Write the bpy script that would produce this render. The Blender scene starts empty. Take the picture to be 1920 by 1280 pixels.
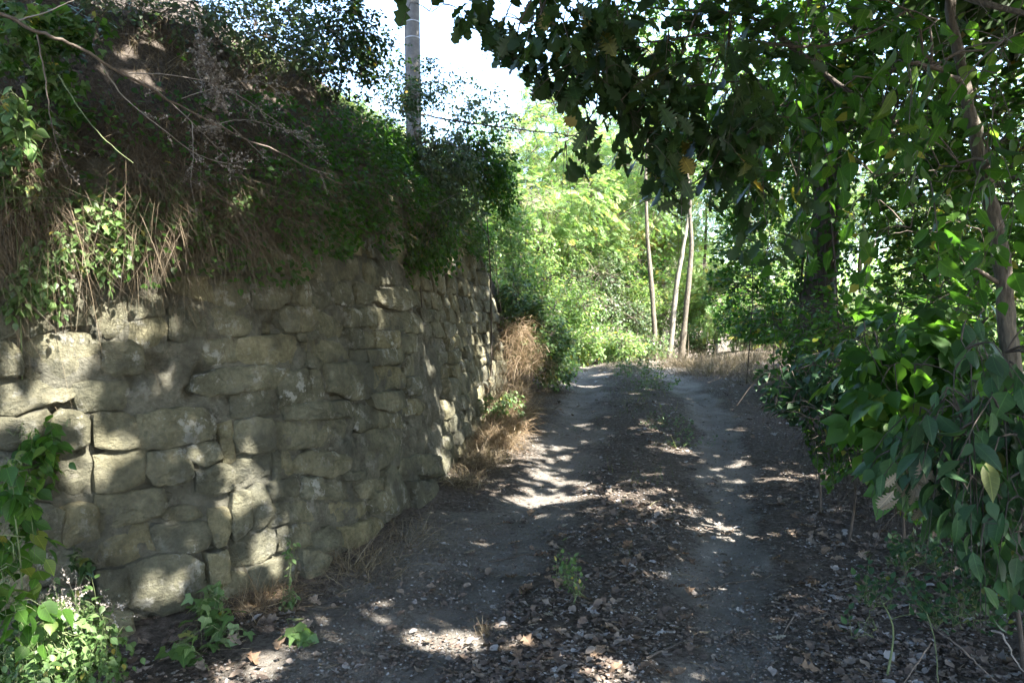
import bpy, math
import numpy as np
from mathutils import Matrix, Vector, noise as mnoise

# ------------------------------------------------------------------ camera, sky, sun
C = bpy.context.scene.collection
SC = bpy.context.scene
F = 1450.0                       # focal length in pixels of a 1920 px wide frame
PITCH = math.atan(40.0 / F)
CAMZ = 1.6
cam = bpy.data.cameras.new("camera"); camo = bpy.data.objects.new("camera", cam); C.objects.link(camo)
camo.location = (0, 0, CAMZ); camo.rotation_euler = (math.pi / 2 - PITCH, 0, 0)
cam.sensor_width = 36.0; cam.lens = 36.0 * F / 1920.0; cam.clip_start = 0.05; cam.clip_end = 1500
SC.camera = camo
SUN = np.array([0.60, -0.42, 0.86]); SUN /= np.linalg.norm(SUN)      # towards the sun
ELEV = math.asin(SUN[2]); AZ = math.atan2(SUN[0], SUN[1])
world = bpy.data.worlds.new("World"); SC.world = world; world.use_nodes = True
wn = world.node_tree.nodes; wl = world.node_tree.links
sky = wn.new("ShaderNodeTexSky"); sky.sky_type = 'NISHITA'; sky.sun_disc = False
sky.sun_elevation = ELEV; sky.sun_rotation = AZ; sky.air_density = 1.0; sky.dust_density = 1.2; sky.ozone_density = 1.6
wl.new(sky.outputs[0], wn["Background"].inputs[0]); wn["Background"].inputs[1].default_value = 0.15
sl = bpy.data.lights.new("sun", 'SUN'); sl.energy = 5.0; sl.angle = math.radians(0.5); sl.color = (1.0, 0.95, 0.86)
so = bpy.data.objects.new("sun", sl); C.objects.link(so)
so.rotation_euler = Vector(SUN.tolist()).to_track_quat('Z', 'Y').to_euler(); so.location = (10, -8, 20)
SC.view_settings.view_transform = 'Standard'; SC.view_settings.look = 'None'
SC.view_settings.gamma = 1.0; SC.view_settings.use_curve_mapping = False
SC.view_settings.exposure = 3.2
SC.render.engine = 'CYCLES'
SC.cycles.max_bounces = 6; SC.cycles.diffuse_bounces = 3; SC.cycles.glossy_bounces = 2
SC.cycles.transmission_bounces = 3; SC.cycles.transparent_max_bounces = 4
SC.cycles.sample_clamp_indirect = 8.0; SC.cycles.caustics_reflective = False; SC.cycles.caustics_refractive = False

# ------------------------------------------------------------------ helpers
rng = np.random.default_rng(7)
UP = np.array([0, 0, 1.0])
cp, sp_ = math.cos(PITCH), math.sin(PITCH)

def ray(px, py):
    a = (px - 960) / F; b = (640 - py) / F
    return np.array([a, cp + b * sp_, b * cp - sp_])

def at(px, py, d):
    r = ray(px, py)
    return np.array([0, 0, CAMZ]) + r / r[1] * d

def project(P):
    P = np.asarray(P, float)
    x, y, z = P[:, 0], P[:, 1], P[:, 2] - CAMZ
    fw = y * cp - z * sp_; up = y * sp_ + z * cp
    f = np.where(fw > 0.05, fw, 0.05)
    return 960 + F * x / f, 640 - F * up / f, fw

def inpoly(x, y, poly):
    poly = np.asarray(poly, float); n = len(poly); ins = np.zeros(len(x), bool); j = n - 1
    for i in range(n):
        xi, yi = poly[i]; xj, yj = poly[j]
        c = ((yi > y) != (yj > y)) & (x < (xj - xi) * (y - yi) / (yj - yi + 1e-9) + xi)
        ins ^= c; j = i
    return ins

def unit(v):
    return v / (np.linalg.norm(v, axis=-1, keepdims=True) + 1e-9)

def sstep(a, b, x):
    t = np.clip((x - a) / (b - a), 0, 1); return t * t * (3 - 2 * t)

def wob(x, y, z=0.0, f=1.0, seed=0.0):
    """cheap smooth noise, about -1..1"""
    x = np.asarray(x) * f + seed * 1.7; y = np.asarray(y) * f - seed * 2.3; z = np.asarray(z) * f + seed
    return (np.sin(1.3 * x + 2.1 * y + .7 * z + 1.1 * np.sin(1.7 * y - .9 * z)) + np.sin(2.3 * x - 1.1 * y + 1.9 * z + 1.3 * np.sin(1.9 * x + z))
            + np.sin(-1.9 * x + 2.9 * y - 2.3 * z + .9 * np.sin(2.7 * z + x)) + np.sin(4.1 * x + 3.7 * y + 3.1 * z)) * .3

def mesh_np(name, V, T, tint=None, smooth=False):
    V = np.ascontiguousarray(V, np.float32); T = np.ascontiguousarray(T, np.int32)
    me = bpy.data.meshes.new(name)
    me.vertices.add(len(V)); me.vertices.foreach_set("co", V.ravel())
    k = T.shape[1]
    me.loops.add(T.size); me.loops.foreach_set("vertex_index", T.ravel())
    me.polygons.add(len(T)); me.polygons.foreach_set("loop_start", np.arange(0, T.size, k, dtype=np.int32))
    if smooth: me.polygons.foreach_set("use_smooth", np.ones(len(T), bool))
    if tint is not None:
        a = me.attributes.new("tint", 'FLOAT', 'POINT'); a.data.foreach_set("value", np.ascontiguousarray(tint, np.float32))
    me.update(calc_edges=True)
    return me

def tagit(o, label=None, cat=None, group=None, kind=None):
    if label: o['label'] = label
    if cat: o['category'] = cat
    if group: o['group'] = group
    if kind: o['kind'] = kind
    return o

def link(name, me, mat=None, parent=None, loc=(0, 0, 0)):
    if mat is not None and len(me.materials) == 0: me.materials.append(mat)
    o = bpy.data.objects.new(name, me); C.objects.link(o)
    if parent is not None: o.parent = parent
    o.location = loc
    return o

def thing(name, loc, label, cat, group=None):
    o = bpy.data.objects.new(name, None); C.objects.link(o); o.location = [float(v) for v in loc]
    o.empty_display_size = .1
    return tagit(o, label, cat, group)

class Acc:
    def __init__(s): s.V = []; s.T = []; s.A = []; s.n = 0
    def add(s, V, T, A=None):
        if len(V) == 0: return
        s.V.append(V); s.T.append(T + s.n); s.A.append(np.full(len(V), .5) if A is None else A); s.n += len(V)
    def build(s, name, mat, parent=None, org=(0, 0, 0), smooth=False, kind=None):
        if s.n == 0: return None
        V = np.concatenate(s.V) - np.asarray(org, float)
        me = mesh_np(name, V, np.concatenate(s.T), np.concatenate(s.A), smooth)
        o = link(name, me, mat, parent, (0, 0, 0) if parent is not None else org)
        if kind: o['kind'] = kind
        return o

def tubes(P, R, k=4):
    """P (N,K,3) polylines, R (N,K) radii"""
    P = np.asarray(P, float); R = np.asarray(R, float)
    N, K, _ = P.shape
    Tn = unit(np.gradient(P, axis=1))
    ref = np.where(np.abs(Tn[..., 2:3]) > .9, np.array([1., 0, 0]), np.array([0, 0, 1.]))
    X = unit(np.cross(Tn, ref)); Y = np.cross(Tn, X)
    a = np.arange(k) / k * 2 * math.pi
    V = P[:, :, None, :] + R[:, :, None, None] * (np.cos(a)[None, None, :, None] * X[:, :, None, :] + np.sin(a)[None, None, :, None] * Y[:, :, None, :])
    V = V.reshape(-1, 3)
    i, j = np.meshgrid(np.arange(K - 1), np.arange(k), indexing='ij')
    a0 = i * k + j; a1 = i * k + (j + 1) % k; b0 = a0 + k; b1 = a1 + k
    t = np.stack([np.stack([a0, a1, b1], -1).reshape(-1, 3), np.stack([a0, b1, b0], -1).reshape(-1, 3)], 0).reshape(-1, 3)
    T = (t[None] + (np.arange(N) * K * k)[:, None, None]).reshape(-1, 3)
    return V, T

# ---- leaf templates: stalk at origin, tip towards +Y, face +Z
def strip_leaf(ws, fold=.12, curl=.12, ts=None, stalk=0.0, wavy=0.0):
    n = len(ws); ts = np.linspace(0, 1, n) if ts is None else np.asarray(ts)
    V = []; T = []
    for i, (t, w) in enumerate(zip(ts, ws)):
        zc = -curl * t * t
        zz = wavy * math.sin(i * 2.1)
        V += [(0, t + stalk, zc), (-w, t + stalk, zc + fold * w * 2 + zz), (w, t + stalk, zc + fold * w * 2 - zz)]
    for i in range(n - 1):
        c, l, r = 3 * i, 3 * i + 1, 3 * i + 2; c2, l2, r2 = c + 3, l + 3, r + 3
        if ws[i] > 0: T += [(c, l2, l)]; T += [(c, r, r2)]
        if ws[i + 1] > 0 or True: T += [(c, c2, l2)]; T += [(c, r2, c2)]
    V = np.array(V, float); T = [t for t in T]
    T = [t for t in T if not (np.linalg.norm(np.cross(V[t[1]] - V[t[0]], V[t[2]] - V[t[0]])) < 1e-7)]
    if stalk > 0:
        b = len(V); V = np.vstack([V, [(-.012, 0, 0), (.012, 0, 0), (0, stalk + .02, 0)]]); T.append((b, b + 1, b + 2))
    return V, np.array(T)

def merge(parts):
    V = []; T = []; n = 0
    for v, t in parts:
        V.append(v); T.append(t + n); n += len(v)
    return np.vstack(V), np.vstack(T)

def xf(tpl, ang, s, ox, oy, oz=0, tilt=0.0):
    v, t = tpl; c, n = math.cos(ang), math.sin(ang)
    v = v * s
    ct, st = math.cos(tilt), math.sin(tilt)
    v = np.stack([v[:, 0], v[:, 1] * ct - v[:, 2] * st, v[:, 1] * st + v[:, 2] * ct], 1)
    return np.stack([v[:, 0] * c - v[:, 1] * n + ox, v[:, 0] * n + v[:, 1] * c + oy, v[:, 2] + oz], 1), t

DIAM = (np.array([(0, 0, 0), (-.28, .45, .07), (.28, .45, .07), (0, 1, -.1)], float), np.array([(0, 3, 1), (0, 2, 3)]))
OVATE = strip_leaf([0, .22, .31, .29, .2, .09, 0], stalk=.08)
NARROW = strip_leaf([0, .13, .2, .21, .17, .09, 0], stalk=.1, curl=.3, fold=.2)
BENT = strip_leaf([0, .2, .3, .3, .22, .12, 0], stalk=.1, curl=-.25, fold=-.15)
ROUND = strip_leaf([.2, .36, .42, .38, .25, .1, 0], stalk=.1)
OVATE_LO = strip_leaf([0, .27, .3, .16, 0])
OAK = strip_leaf([.02, .05, .09, .21, .08, .29, .11, .37, .14, .36, .13, .28, .09, .13, 0], fold=.06, curl=.16, stalk=.06, wavy=.015)
OAK2 = strip_leaf([.02, .09, .06, .24, .09, .33, .13, .37, .15, .3, .09, .17, .03], fold=-.05, curl=-.1, stalk=.05, wavy=.02)
OAK_LO = strip_leaf([.03, .10, .08, .26, .16, .33, .2, .24, .04], fold=.1, curl=.14)
IVY = (np.array([(0, 0, 0), (-.34, -.1, .03), (-.55, .28, .0), (-.22, .4, .05), (-.12, .72, .02), (0, 1, -.06), (.12, .72, .02), (.22, .4, .05), (.55, .28, 0), (.34, -.1, .03), (0, .4, .06)], float),
       np.array([(0, 10, 1), (1, 10, 3), (1, 3, 2), (3, 10, 4), (4, 10, 5), (5, 10, 6), (6, 10, 7), (7, 10, 9), (7, 9, 8), (9, 10, 0)]))
_p = []
for _i in range(6):
    _y = .18 + .14 * _i
    _p += [xf(DIAM, 1.15, .24, -.01, _y), xf(DIAM, -1.15, .24, .01, _y + .02)]
_p += [xf(DIAM, 0, .22, 0, .92), (np.array([(-.006, 0, 0), (.006, 0, 0), (0, .95, 0.0)]), np.array([(0, 1, 2)]))]
PINN = merge(_p)
_p = [xf(OVATE_LO, 0, .48, 0, .62, tilt=-.15)]
for _i, _a in ((0, 1.05), (1, .85)):
    _y = .3 + .27 * _i
    _p += [xf(OVATE_LO, _a, .40, 0, _y, tilt=-.2), xf(OVATE_LO, -_a, .40, 0, _y + .02, tilt=-.2)]
_p += [(np.array([(-.008, 0, 0), (.008, 0, 0), (0, .7, 0.0)]), np.array([(0, 1, 2)]))]
WALNUT = merge(_p)
DRY = strip_leaf([.05, .2, .12, .34, .18, .36, .12, 0], fold=.22, curl=-.2, wavy=.08)
DRY2 = strip_leaf([.03, .22, .38, .3, 0], fold=-.2, curl=.18, wavy=.06)
CHIP = (np.array([(0, 0, 0), (.5, .2, .08), (.3, .9, .02), (-.3, .6, .1)], float), np.array([(0, 1, 2), (0, 2, 3)]))

def frames(tip, nrm):
    Y = unit(tip); Z = unit(nrm - (nrm * Y).sum(-1, keepdims=True) * Y); X = np.cross(Y, Z)
    return X, Y, Z

def place(tpl, pos, tip, nrm, sc, tint):
    tv, tt = tpl; X, Y, Z = frames(tip, nrm); n = len(pos)
    if n == 0: return np.zeros((0, 3)), np.zeros((0, 3), int), np.zeros(0)
    M = np.stack([X, Y, Z], 1) * sc[:, None, None]
    V = np.einsum('vk,nkc->nvc', tv, M) + pos[:, None, :]
    T = tt[None] + (np.arange(n) * len(tv))[:, None, None]
    return V.reshape(-1, 3), T.reshape(-1, 3), np.repeat(tint, len(tv))

# ------------------------------------------------------------------ materials
def newmat(name):
    m = bpy.data.materials.new(name); m.use_nodes = True
    nt = m.node_tree; nt.nodes.clear(); out = nt.nodes.new("ShaderNodeOutputMaterial")
    return m, nt, out

def N(nt, typ, **kw):
    n = nt.nodes.new(typ)
    for k, v in kw.items():
        if k.startswith('i_'): n.inputs[int(k[2:])].default_value = v
        else: setattr(n, k, v)
    return n

def ramp(nt, stops):
    r = N(nt, "ShaderNodeValToRGB"); e = r.color_ramp.elements
    while len(e) < len(stops): e.new(.5)
    for el, (p, c) in zip(e, stops): el.position = p; el.color = (*c, 1)
    return r

def noise(nt, scale, detail=4, rough=.6, coord=None):
    n = N(nt, "ShaderNodeTexNoise"); n.inputs["Scale"].default_value = scale; n.inputs["Detail"].default_value = detail
    n.inputs["Roughness"].default_value = rough
    if coord is not None: nt.links.new(coord, n.inputs["Vector"])
    return n

def mixc(nt, fac, a, b, mode='MIX'):
    m = N(nt, "ShaderNodeMix", data_type='RGBA', blend_type=mode)
    for sock, v in ((m.inputs[0], fac), (m.inputs[6], a), (m.inputs[7], b)):
        if isinstance(v, (int, float)): sock.default_value = v
        elif isinstance(v, tuple): sock.default_value = (*v, 1)
        else: nt.links.new(v, sock)
    return m.outputs[2]

def leaf_mat(name, stops, trans=.3, rough=.45, objrand=False, spec=.4, tboost=1.5):
    m, nt, out = newmat(name)
    if objrand: src = N(nt, "ShaderNodeObjectInfo").outputs["Random"]
    else: src = N(nt, "ShaderNodeAttribute", attribute_name="tint").outputs["Fac"]
    r = ramp(nt, stops); nt.links.new(src, r.inputs[0])
    tc = N(nt, "ShaderNodeNewGeometry")
    no = noise(nt, 30, 2, .6, tc.outputs["Position"])
    col = mixc(nt, .35, r.outputs[0], mixc(nt, no.outputs[0], (.55, .6, .5), (1.4, 1.35, 1.3)), 'MULTIPLY')
    if objrand:
        ob_ = N(nt, "ShaderNodeTexCoord"); sx = N(nt, "ShaderNodeSeparateXYZ"); nt.links.new(ob_.outputs["Object"], sx.inputs[0])
        ax = N(nt, "ShaderNodeMath", operation='ABSOLUTE'); nt.links.new(sx.outputs[0], ax.inputs[0])
        c1 = N(nt, "ShaderNodeMath", operation='LESS_THAN', i_1=.014); nt.links.new(ax.outputs[0], c1.inputs[0])
        a1 = N(nt, "ShaderNodeMath", operation='MULTIPLY', i_1=-5.5); nt.links.new(ax.outputs[0], a1.inputs[0])
        a2 = N(nt, "ShaderNodeMath", operation='MULTIPLY_ADD', i_1=7.0); nt.links.new(sx.outputs[1], a2.inputs[0]); nt.links.new(a1.outputs[0], a2.inputs[2])
        a3 = N(nt, "ShaderNodeMath", operation='FRACT'); nt.links.new(a2.outputs[0], a3.inputs[0])
        c2 = N(nt, "ShaderNodeMath", operation='LESS_THAN', i_1=.10); nt.links.new(a3.outputs[0], c2.inputs[0])
        c3 = N(nt, "ShaderNodeMath", operation='MULTIPLY_ADD', i_1=.5); nt.links.new(c2.outputs[0], c3.inputs[0]); nt.links.new(c1.outputs[0], c3.inputs[2]); c3.use_clamp = True
        col = mixc(nt, c3.outputs[0], col, mixc(nt, 1.0, col, (1.7, 1.6, 1.5), 'MULTIPLY'))
    b = N(nt, "ShaderNodeBsdfPrincipled"); nt.links.new(col, b.inputs["Base Color"])
    b.inputs["Roughness"].default_value = rough; b.inputs["Specular IOR Level"].default_value = spec
    t = N(nt, "ShaderNodeBsdfTranslucent")
    tcx = mixc(nt, 1.0, col, (tboost * 1.05, tboost * 1.15, tboost * .6), 'MULTIPLY'); nt.links.new(tcx, t.inputs[0])
    mx = N(nt, "ShaderNodeMixShader"); mx.inputs[0].default_value = trans
    nt.links.new(b.outputs[0], mx.inputs[1]); nt.links.new(t.outputs[0], mx.inputs[2]); nt.links.new(mx.outputs[0], out.inputs[0])
    return m

G1 = [(0, (.02, .055, .010)), (.4, (.038, .095, .015)), (.8, (.06, .13, .02)), (.97, (.10, .15, .03)), (1.0, (.2, .18, .04))]
OAKC = [(0, (.02, .042, .014)), (.5, (.03, .06, .018)), (.95, (.05, .085, .022)), (1.0, (.2, .14, .03))]
BLUE = [(0, (.025, .055, .028)), (.5, (.035, .08, .035)), (.97, (.05, .1, .035)), (1.0, (.12, .13, .04))]
ROB = [(0, (.11, .19, .065)), (.5, (.17, .26, .10)), (.85, (.25, .31, .12)), (1, (.32, .28, .08))]  # lightened to stand in for the bright veil over the far slope
PEL = [(0, (.045, .09, .025)), (.5, (.08, .14, .045)), (.97, (.12, .18, .07)), (1, (.25, .22, .05))]
GREY = [(0, (.05, .08, .05)), (.5, (.08, .12, .06)), (1, (.14, .17, .08))]
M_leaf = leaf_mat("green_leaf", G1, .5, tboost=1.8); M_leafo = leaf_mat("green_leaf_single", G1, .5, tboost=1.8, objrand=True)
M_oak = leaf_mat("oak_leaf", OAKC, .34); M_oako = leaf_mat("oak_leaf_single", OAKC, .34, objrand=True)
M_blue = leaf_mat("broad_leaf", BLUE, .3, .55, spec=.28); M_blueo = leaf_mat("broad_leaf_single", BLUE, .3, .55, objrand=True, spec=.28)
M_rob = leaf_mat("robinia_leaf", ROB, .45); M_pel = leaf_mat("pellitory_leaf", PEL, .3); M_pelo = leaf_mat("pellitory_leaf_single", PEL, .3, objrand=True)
M_grey = leaf_mat("grey_green_leaf", GREY, .3)
M_yel = leaf_mat("yellowing_leaf", [(0, (.10, .13, .03)), (.5, (.2, .2, .04)), (1, (.3, .2, .04))], .35)
M_dry = leaf_mat("dry_leaf", [(0, (.06, .048, .042)), (.35, (.12, .09, .075)), (.6, (.17, .135, .11)), (.8, (.21, .19, .185)), (1, (.29, .28, .285))], .08, .7, spec=.2, tboost=1.1)
M_dryo = leaf_mat("dry_leaf_single", [(0, (.10, .065, .045)), (.5, (.17, .12, .085)), (1, (.25, .195, .155))], .08, .7, objrand=True, spec=.2, tboost=1.1)
M_pale = leaf_mat("pale_dry_leaf", [(0, (.2, .165, .125)), (1, (.33, .29, .235))], .15, .7, objrand=True, spec=.2, tboost=1.1)
M_straw = leaf_mat("dry_grass_blade", [(0, (.07, .052, .035)), (.4, (.13, .10, .065)), (.8, (.21, .17, .115)), (1, (.32, .28, .22))], .15, .6, spec=.25, tboost=1.1)
M_rust = leaf_mat("rusty_grass_blade", [(0, (.09, .058, .036)), (.5, (.185, .13, .08)), (1, (.34, .27, .19))], .2, .6, spec=.25, tboost=1.1)
M_greystem = leaf_mat("grey_dead_stem", [(0, (.12, .10, .09)), (.5, (.22, .19, .17)), (1, (.38, .34, .31))], .05, .8, spec=.1, tboost=1.0)
M_grass = leaf_mat("green_grass_blade", [(0, (.04, .07, .02)), (.6, (.08, .12, .03)), (1, (.2, .19, .07))], .3)

def bark_mat(name, c1, c2, scale=18, bump=.6):
    m, nt, out = newmat(name)
    tc = N(nt, "ShaderNodeNewGeometry"); mp = N(nt, "ShaderNodeMapping"); mp.inputs["Scale"].default_value = (1, 1, .22)
    nt.links.new(tc.outputs["Position"], mp.inputs[0])
    n1 = noise(nt, scale * 2.5, 6, .65, mp.outputs[0]); n2 = noise(nt, 5, 3, .5, tc.outputs["Position"])
    r = ramp(nt, [(.3, c1), (.7, c2)]); nt.links.new(n1.outputs[0], r.inputs[0])
    col = mixc(nt, .6, r.outputs[0], mixc(nt, n2.outputs[0], (.45, .45, .42), (1.5, 1.5, 1.45)), 'MULTIPLY')
    b = N(nt, "ShaderNodeBsdfPrincipled"); nt.links.new(col, b.inputs["Base Color"]); b.inputs["Roughness"].default_value = .85
    bp = N(nt, "ShaderNodeBump"); bp.inputs["Strength"].default_value = bump; bp.inputs["Distance"].default_value = .02
    nt.links.new(n1.outputs[0], bp.inputs["Height"]); nt.links.new(bp.outputs[0], b.inputs["Normal"]); nt.links.new(b.outputs[0], out.inputs[0])
    return m
M_bark = bark_mat("grey_brown_bark", (.045, .038, .03), (.17, .14, .11), bump=1.0)
M_dark = bark_mat("dark_bark", (.035, .028, .022), (.10, .08, .065))
M_palebark = bark_mat("pale_bark", (.11, .1, .08), (.26, .235, .2))
M_twig = bark_mat("twig_bark", (.07, .055, .045), (.17, .135, .11), bump=.1)
M_greentw = bark_mat("green_stem", (.06, .08, .03), (.15, .18, .08), bump=.1)

def stone_mat(name, mort=False):
    m, nt, out = newmat(name)
    g = N(nt, "ShaderNodeNewGeometry"); P = g.outputs["Position"]; oi = N(nt, "ShaderNodeObjectInfo")
    n1 = noise(nt, 5, 6, .65, P); n2 = noise(nt, 38, 6, .7, P); n3 = noise(nt, 11, 5, .7, P); n4 = noise(nt, 3.2, 4, .6, P)
    if mort: base = ramp(nt, [(.28, (.08, .077, .058)), (.52, (.15, .142, .108)), (.74, (.22, .21, .165))])
    else: base = ramp(nt, [(.28, (.09, .086, .058)), (.5, (.18, .172, .118)), (.72, (.28, .262, .185))])
    nt.links.new(n1.outputs[0], base.inputs[0])
    col = mixc(nt, .85, base.outputs[0], mixc(nt, n2.outputs[0], (.3, .3, .3), (1.75, 1.75, 1.75)), 'MULTIPLY')
    if not mort:
        tr = ramp(nt, [(0, (.55, .56, .58)), (.35, (.9, .9, .88)), (.7, (1.05, 1.02, .95)), (1, (1.3, 1.2, 1.0))]); nt.links.new(oi.outputs["Random"], tr.inputs[0])
        col = mixc(nt, .8, col, tr.outputs[0], 'MULTIPLY')
    # white and grey lichen crusts, sooty algae
    lm = ramp(nt, [(.53, (0, 0, 0)), (.60, (1, 1, 1))]); nt.links.new(n3.outputs[0], lm.inputs[0])
    lm2 = ramp(nt, [(.45, (0, 0, 0)), (.6, (1, 1, 1))]); nt.links.new(n4.outputs[0], lm2.inputs[0])
    lf = N(nt, "ShaderNodeMath", operation='MULTIPLY'); nt.links.new(lm.outputs[0], lf.inputs[0]); nt.links.new(lm2.outputs[0], lf.inputs[1])
    lf2 = N(nt, "ShaderNodeMath", operation='MULTIPLY', i_1=.35 if mort else .75); nt.links.new(lf.outputs[0], lf2.inputs[0])
    col = mixc(nt, lf2.outputs[0], col, (.44, .43, .385))
    dk = noise(nt, 2.1, 5, .65, P); dr = ramp(nt, [(.47, (0, 0, 0)), (.64, (.8, .8, .8))]); nt.links.new(dk.outputs[0], dr.inputs[0])
    col = mixc(nt, dr.outputs[0], col, (.075, .075, .06))
    b = N(nt, "ShaderNodeBsdfPrincipled"); nt.links.new(col, b.inputs["Base Color"]); b.inputs["Roughness"].default_value = .9
    b.inputs["Specular IOR Level"].default_value = .15
    n5 = noise(nt, 60, 8, .8, P)
    mps = N(nt, "ShaderNodeMapping"); mps.inputs["Scale"].default_value = (5, 5, 46); nt.links.new(P, mps.inputs[0]); n6 = noise(nt, 1.0, 5, .7, mps.outputs[0])
    n7 = noise(nt, 17, 6, .75, P)
    add = N(nt, "ShaderNodeMath", operation='MULTIPLY_ADD', i_1=.9); nt.links.new(n5.outputs[0], add.inputs[0]); nt.links.new(n3.outputs[0], add.inputs[2])
    vo = N(nt, "ShaderNodeTexVoronoi"); vo.inputs["Scale"].default_value = 45; nt.links.new(P, vo.inputs["Vector"])
    add2 = N(nt, "ShaderNodeMath", operation='MULTIPLY_ADD', i_1=.25); nt.links.new(vo.outputs[0], add2.inputs[0]); nt.links.new(add.outputs[0], add2.inputs[2])
    bp = N(nt, "ShaderNodeBump"); bp.inputs["Strength"].default_value = 1.0; bp.inputs["Distance"].default_value = .035
    add3 = N(nt, "ShaderNodeMath", operation='MULTIPLY_ADD', i_1=.45); nt.links.new(n6.outputs[0], add3.inputs[0]); nt.links.new(add2.outputs[0], add3.inputs[2])
    add4 = N(nt, "ShaderNodeMath", operation='MULTIPLY_ADD', i_1=1.1); nt.links.new(n7.outputs[0], add4.inputs[0]); nt.links.new(add3.outputs[0], add4.inputs[2])
    nt.links.new(add4.outputs[0], bp.inputs["Height"]); nt.links.new(bp.outputs[0], b.inputs["Normal"]); nt.links.new(b.outputs[0], out.inputs[0])
    return m
M_stone = stone_mat("sandstone"); M_mortar = stone_mat("old_mortar", True)

def ground_mat():
    m, nt, out = newmat("trodden_earth")
    g = N(nt, "ShaderNodeNewGeometry"); P = g.outputs["Position"]
    a = N(nt, "ShaderNodeAttribute", attribute_name="tint").outputs["Fac"]     # 1 = bare wheel track, 0 = humus
    n1 = noise(nt, 2.5, 6, .65, P); n2 = noise(nt, 28, 6, .7, P); n3 = noise(nt, 120, 4, .7, P)
    dirt = ramp(nt, [(.3, (.13, .117, .102)), (.5, (.195, .178, .157)), (.7, (.265, .245, .218))]); nt.links.new(n1.outputs[0], dirt.inputs[0])
    hum = ramp(nt, [(.35, (.055, .046, .039)), (.55, (.115, .096, .08)), (.7, (.18, .157, .135))]); nt.links.new(n2.outputs[0], hum.inputs[0])
    ad = N(nt, "ShaderNodeMath", operation='MULTIPLY_ADD', i_1=.9, i_2=-.45); nt.links.new(n2.outputs[0], ad.inputs[0])
    ad2 = N(nt, "ShaderNodeMath", operation='ADD'); nt.links.new(ad.outputs[0], ad2.inputs[0]); nt.links.new(a, ad2.inputs[1])
    mr = ramp(nt, [(.3, (0, 0, 0)), (.7, (1, 1, 1))]); nt.links.new(ad2.outputs[0], mr.inputs[0])
    col = mixc(nt, mr.outputs[0], hum.outputs[0], dirt.outputs[0])
    col = mixc(nt, .6, col, mixc(nt, n3.outputs[0], (.45, .45, .45), (1.55, 1.55, 1.55)), 'MULTIPLY')
    b = N(nt, "ShaderNodeBsdfPrincipled"); nt.links.new(col, b.inputs["Base Color"]); b.inputs["Roughness"].default_value = .95
    b.inputs["Specular IOR Level"].default_value = .1
    h = N(nt, "ShaderNodeMath", operation='MULTIPLY_ADD', i_1=.4); nt.links.new(n3.outputs[0], h.inputs[0]); nt.links.new(n2.outputs[0], h.inputs[2])
    bp = N(nt, "ShaderNodeBump"); bp.inputs["Strength"].default_value = 1.0; bp.inputs["Distance"].default_value = .05
    nt.links.new(h.outputs[0], bp.inputs["Height"]); nt.links.new(bp.outputs[0], b.inputs["Normal"]); nt.links.new(b.outputs[0], out.inputs[0])
    return m
M_ground = ground_mat()

def plain(name, c1, c2, scale, rough=.8, metal=0.0):
    m, nt, out = newmat(name)
    g = N(nt, "ShaderNodeNewGeometry"); n1 = noise(nt, scale, 5, .65, g.outputs["Position"])
    r = ramp(nt, [(.35, c1), (.65, c2)]); nt.links.new(n1.outputs[0], r.inputs[0])
    b = N(nt, "ShaderNodeBsdfPrincipled"); nt.links.new(r.outputs[0], b.inputs["Base Color"]); b.inputs["Roughness"].default_value = rough
    b.inputs["Metallic"].default_value = metal
    nt.links.new(b.outputs[0], out.inputs[0]); return m
M_pole = plain("weathered_pole", (.085, .075, .068), (.14, .125, .11), 9); M_band = plain("metal_band", (.25, .25, .25), (.35, .35, .35), 20, .5, .3)

# ------------------------------------------------------------------ terrain
FOOT = np.array([(-14, -14), (-9, -6), (-5.5, 0), (-3.9, 1.75), (-2.9, 2.85), (-1.89, 3.87), (-1.16, 4.7), (-.86, 5.55), (-.62, 6.4), (-.44, 7.45), (-.31, 8.5),
                 (-.17, 9.8), (-.1, 10.6), (.1, 11.3), (.55, 12.5), (.9, 14), (1.25, 17), (2.2, 20), (4.6, 26), (9, 35), (20, 50), (60, 90), (300, 300)], float)

def catmull(P, per):
    out = []
    n = len(P)
    for i in range(n - 1):
        p0 = P[max(i - 1, 0)]; p1 = P[i]; p2 = P[i + 1]; p3 = P[min(i + 2, n - 1)]
        for k in range(per):
            t = k / per
            out.append(.5 * ((2 * p1) + (-p0 + p2) * t + (2 * p0 - 5 * p1 + 4 * p2 - p3) * t * t + (-p0 + 3 * p1 - 3 * p2 + p3) * t ** 3))
    out.append(P[-1]); return np.array(out)
FS = catmull(FOOT, 4)

def sdist(x, y, line=FS):
    """distance behind the foot line (positive on the bank side, left of the track)"""
    x = np.asarray(x, float).ravel(); y = np.asarray(y, float).ravel()
    best = np.full(len(x), 1e9); sg = np.ones(len(x))
    for a, b in zip(line[:-1], line[1:]):
        d = b - a; L = (d * d).sum(); t = np.clip(((x - a[0]) * d[0] + (y - a[1]) * d[1]) / L, 0, 1)
        ex = x - a[0] - t * d[0]; ey = y - a[1] - t * d[1]; q = ex * ex + ey * ey
        m = q < best; best[m] = q[m]; sg[m] = np.sign(d[0] * ey[m] - d[1] * ex[m])
    return np.sqrt(best) * sg

GY = [-20, 0, 3.4, 4.5, 7, 9.4, 14, 17, 20, 24, 30, 45, 100, 400]
GZ = [-.1, -.02, 0, .02, .17, .42, .63, .67, .62, .35, -.3, -1.5, -4, -6]
RY = [-5, 2, 4.5, 7, 9.4, 14, 17, 22, 26]; RL = [-2.3, -.95, -.28, .43, .84, 1.35, 1.6, 2.3, 4]; RR = [-.8, .55, 1.27, 1.98, 2.43, 2.9, 3.15, 4.0, 5.8]

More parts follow.
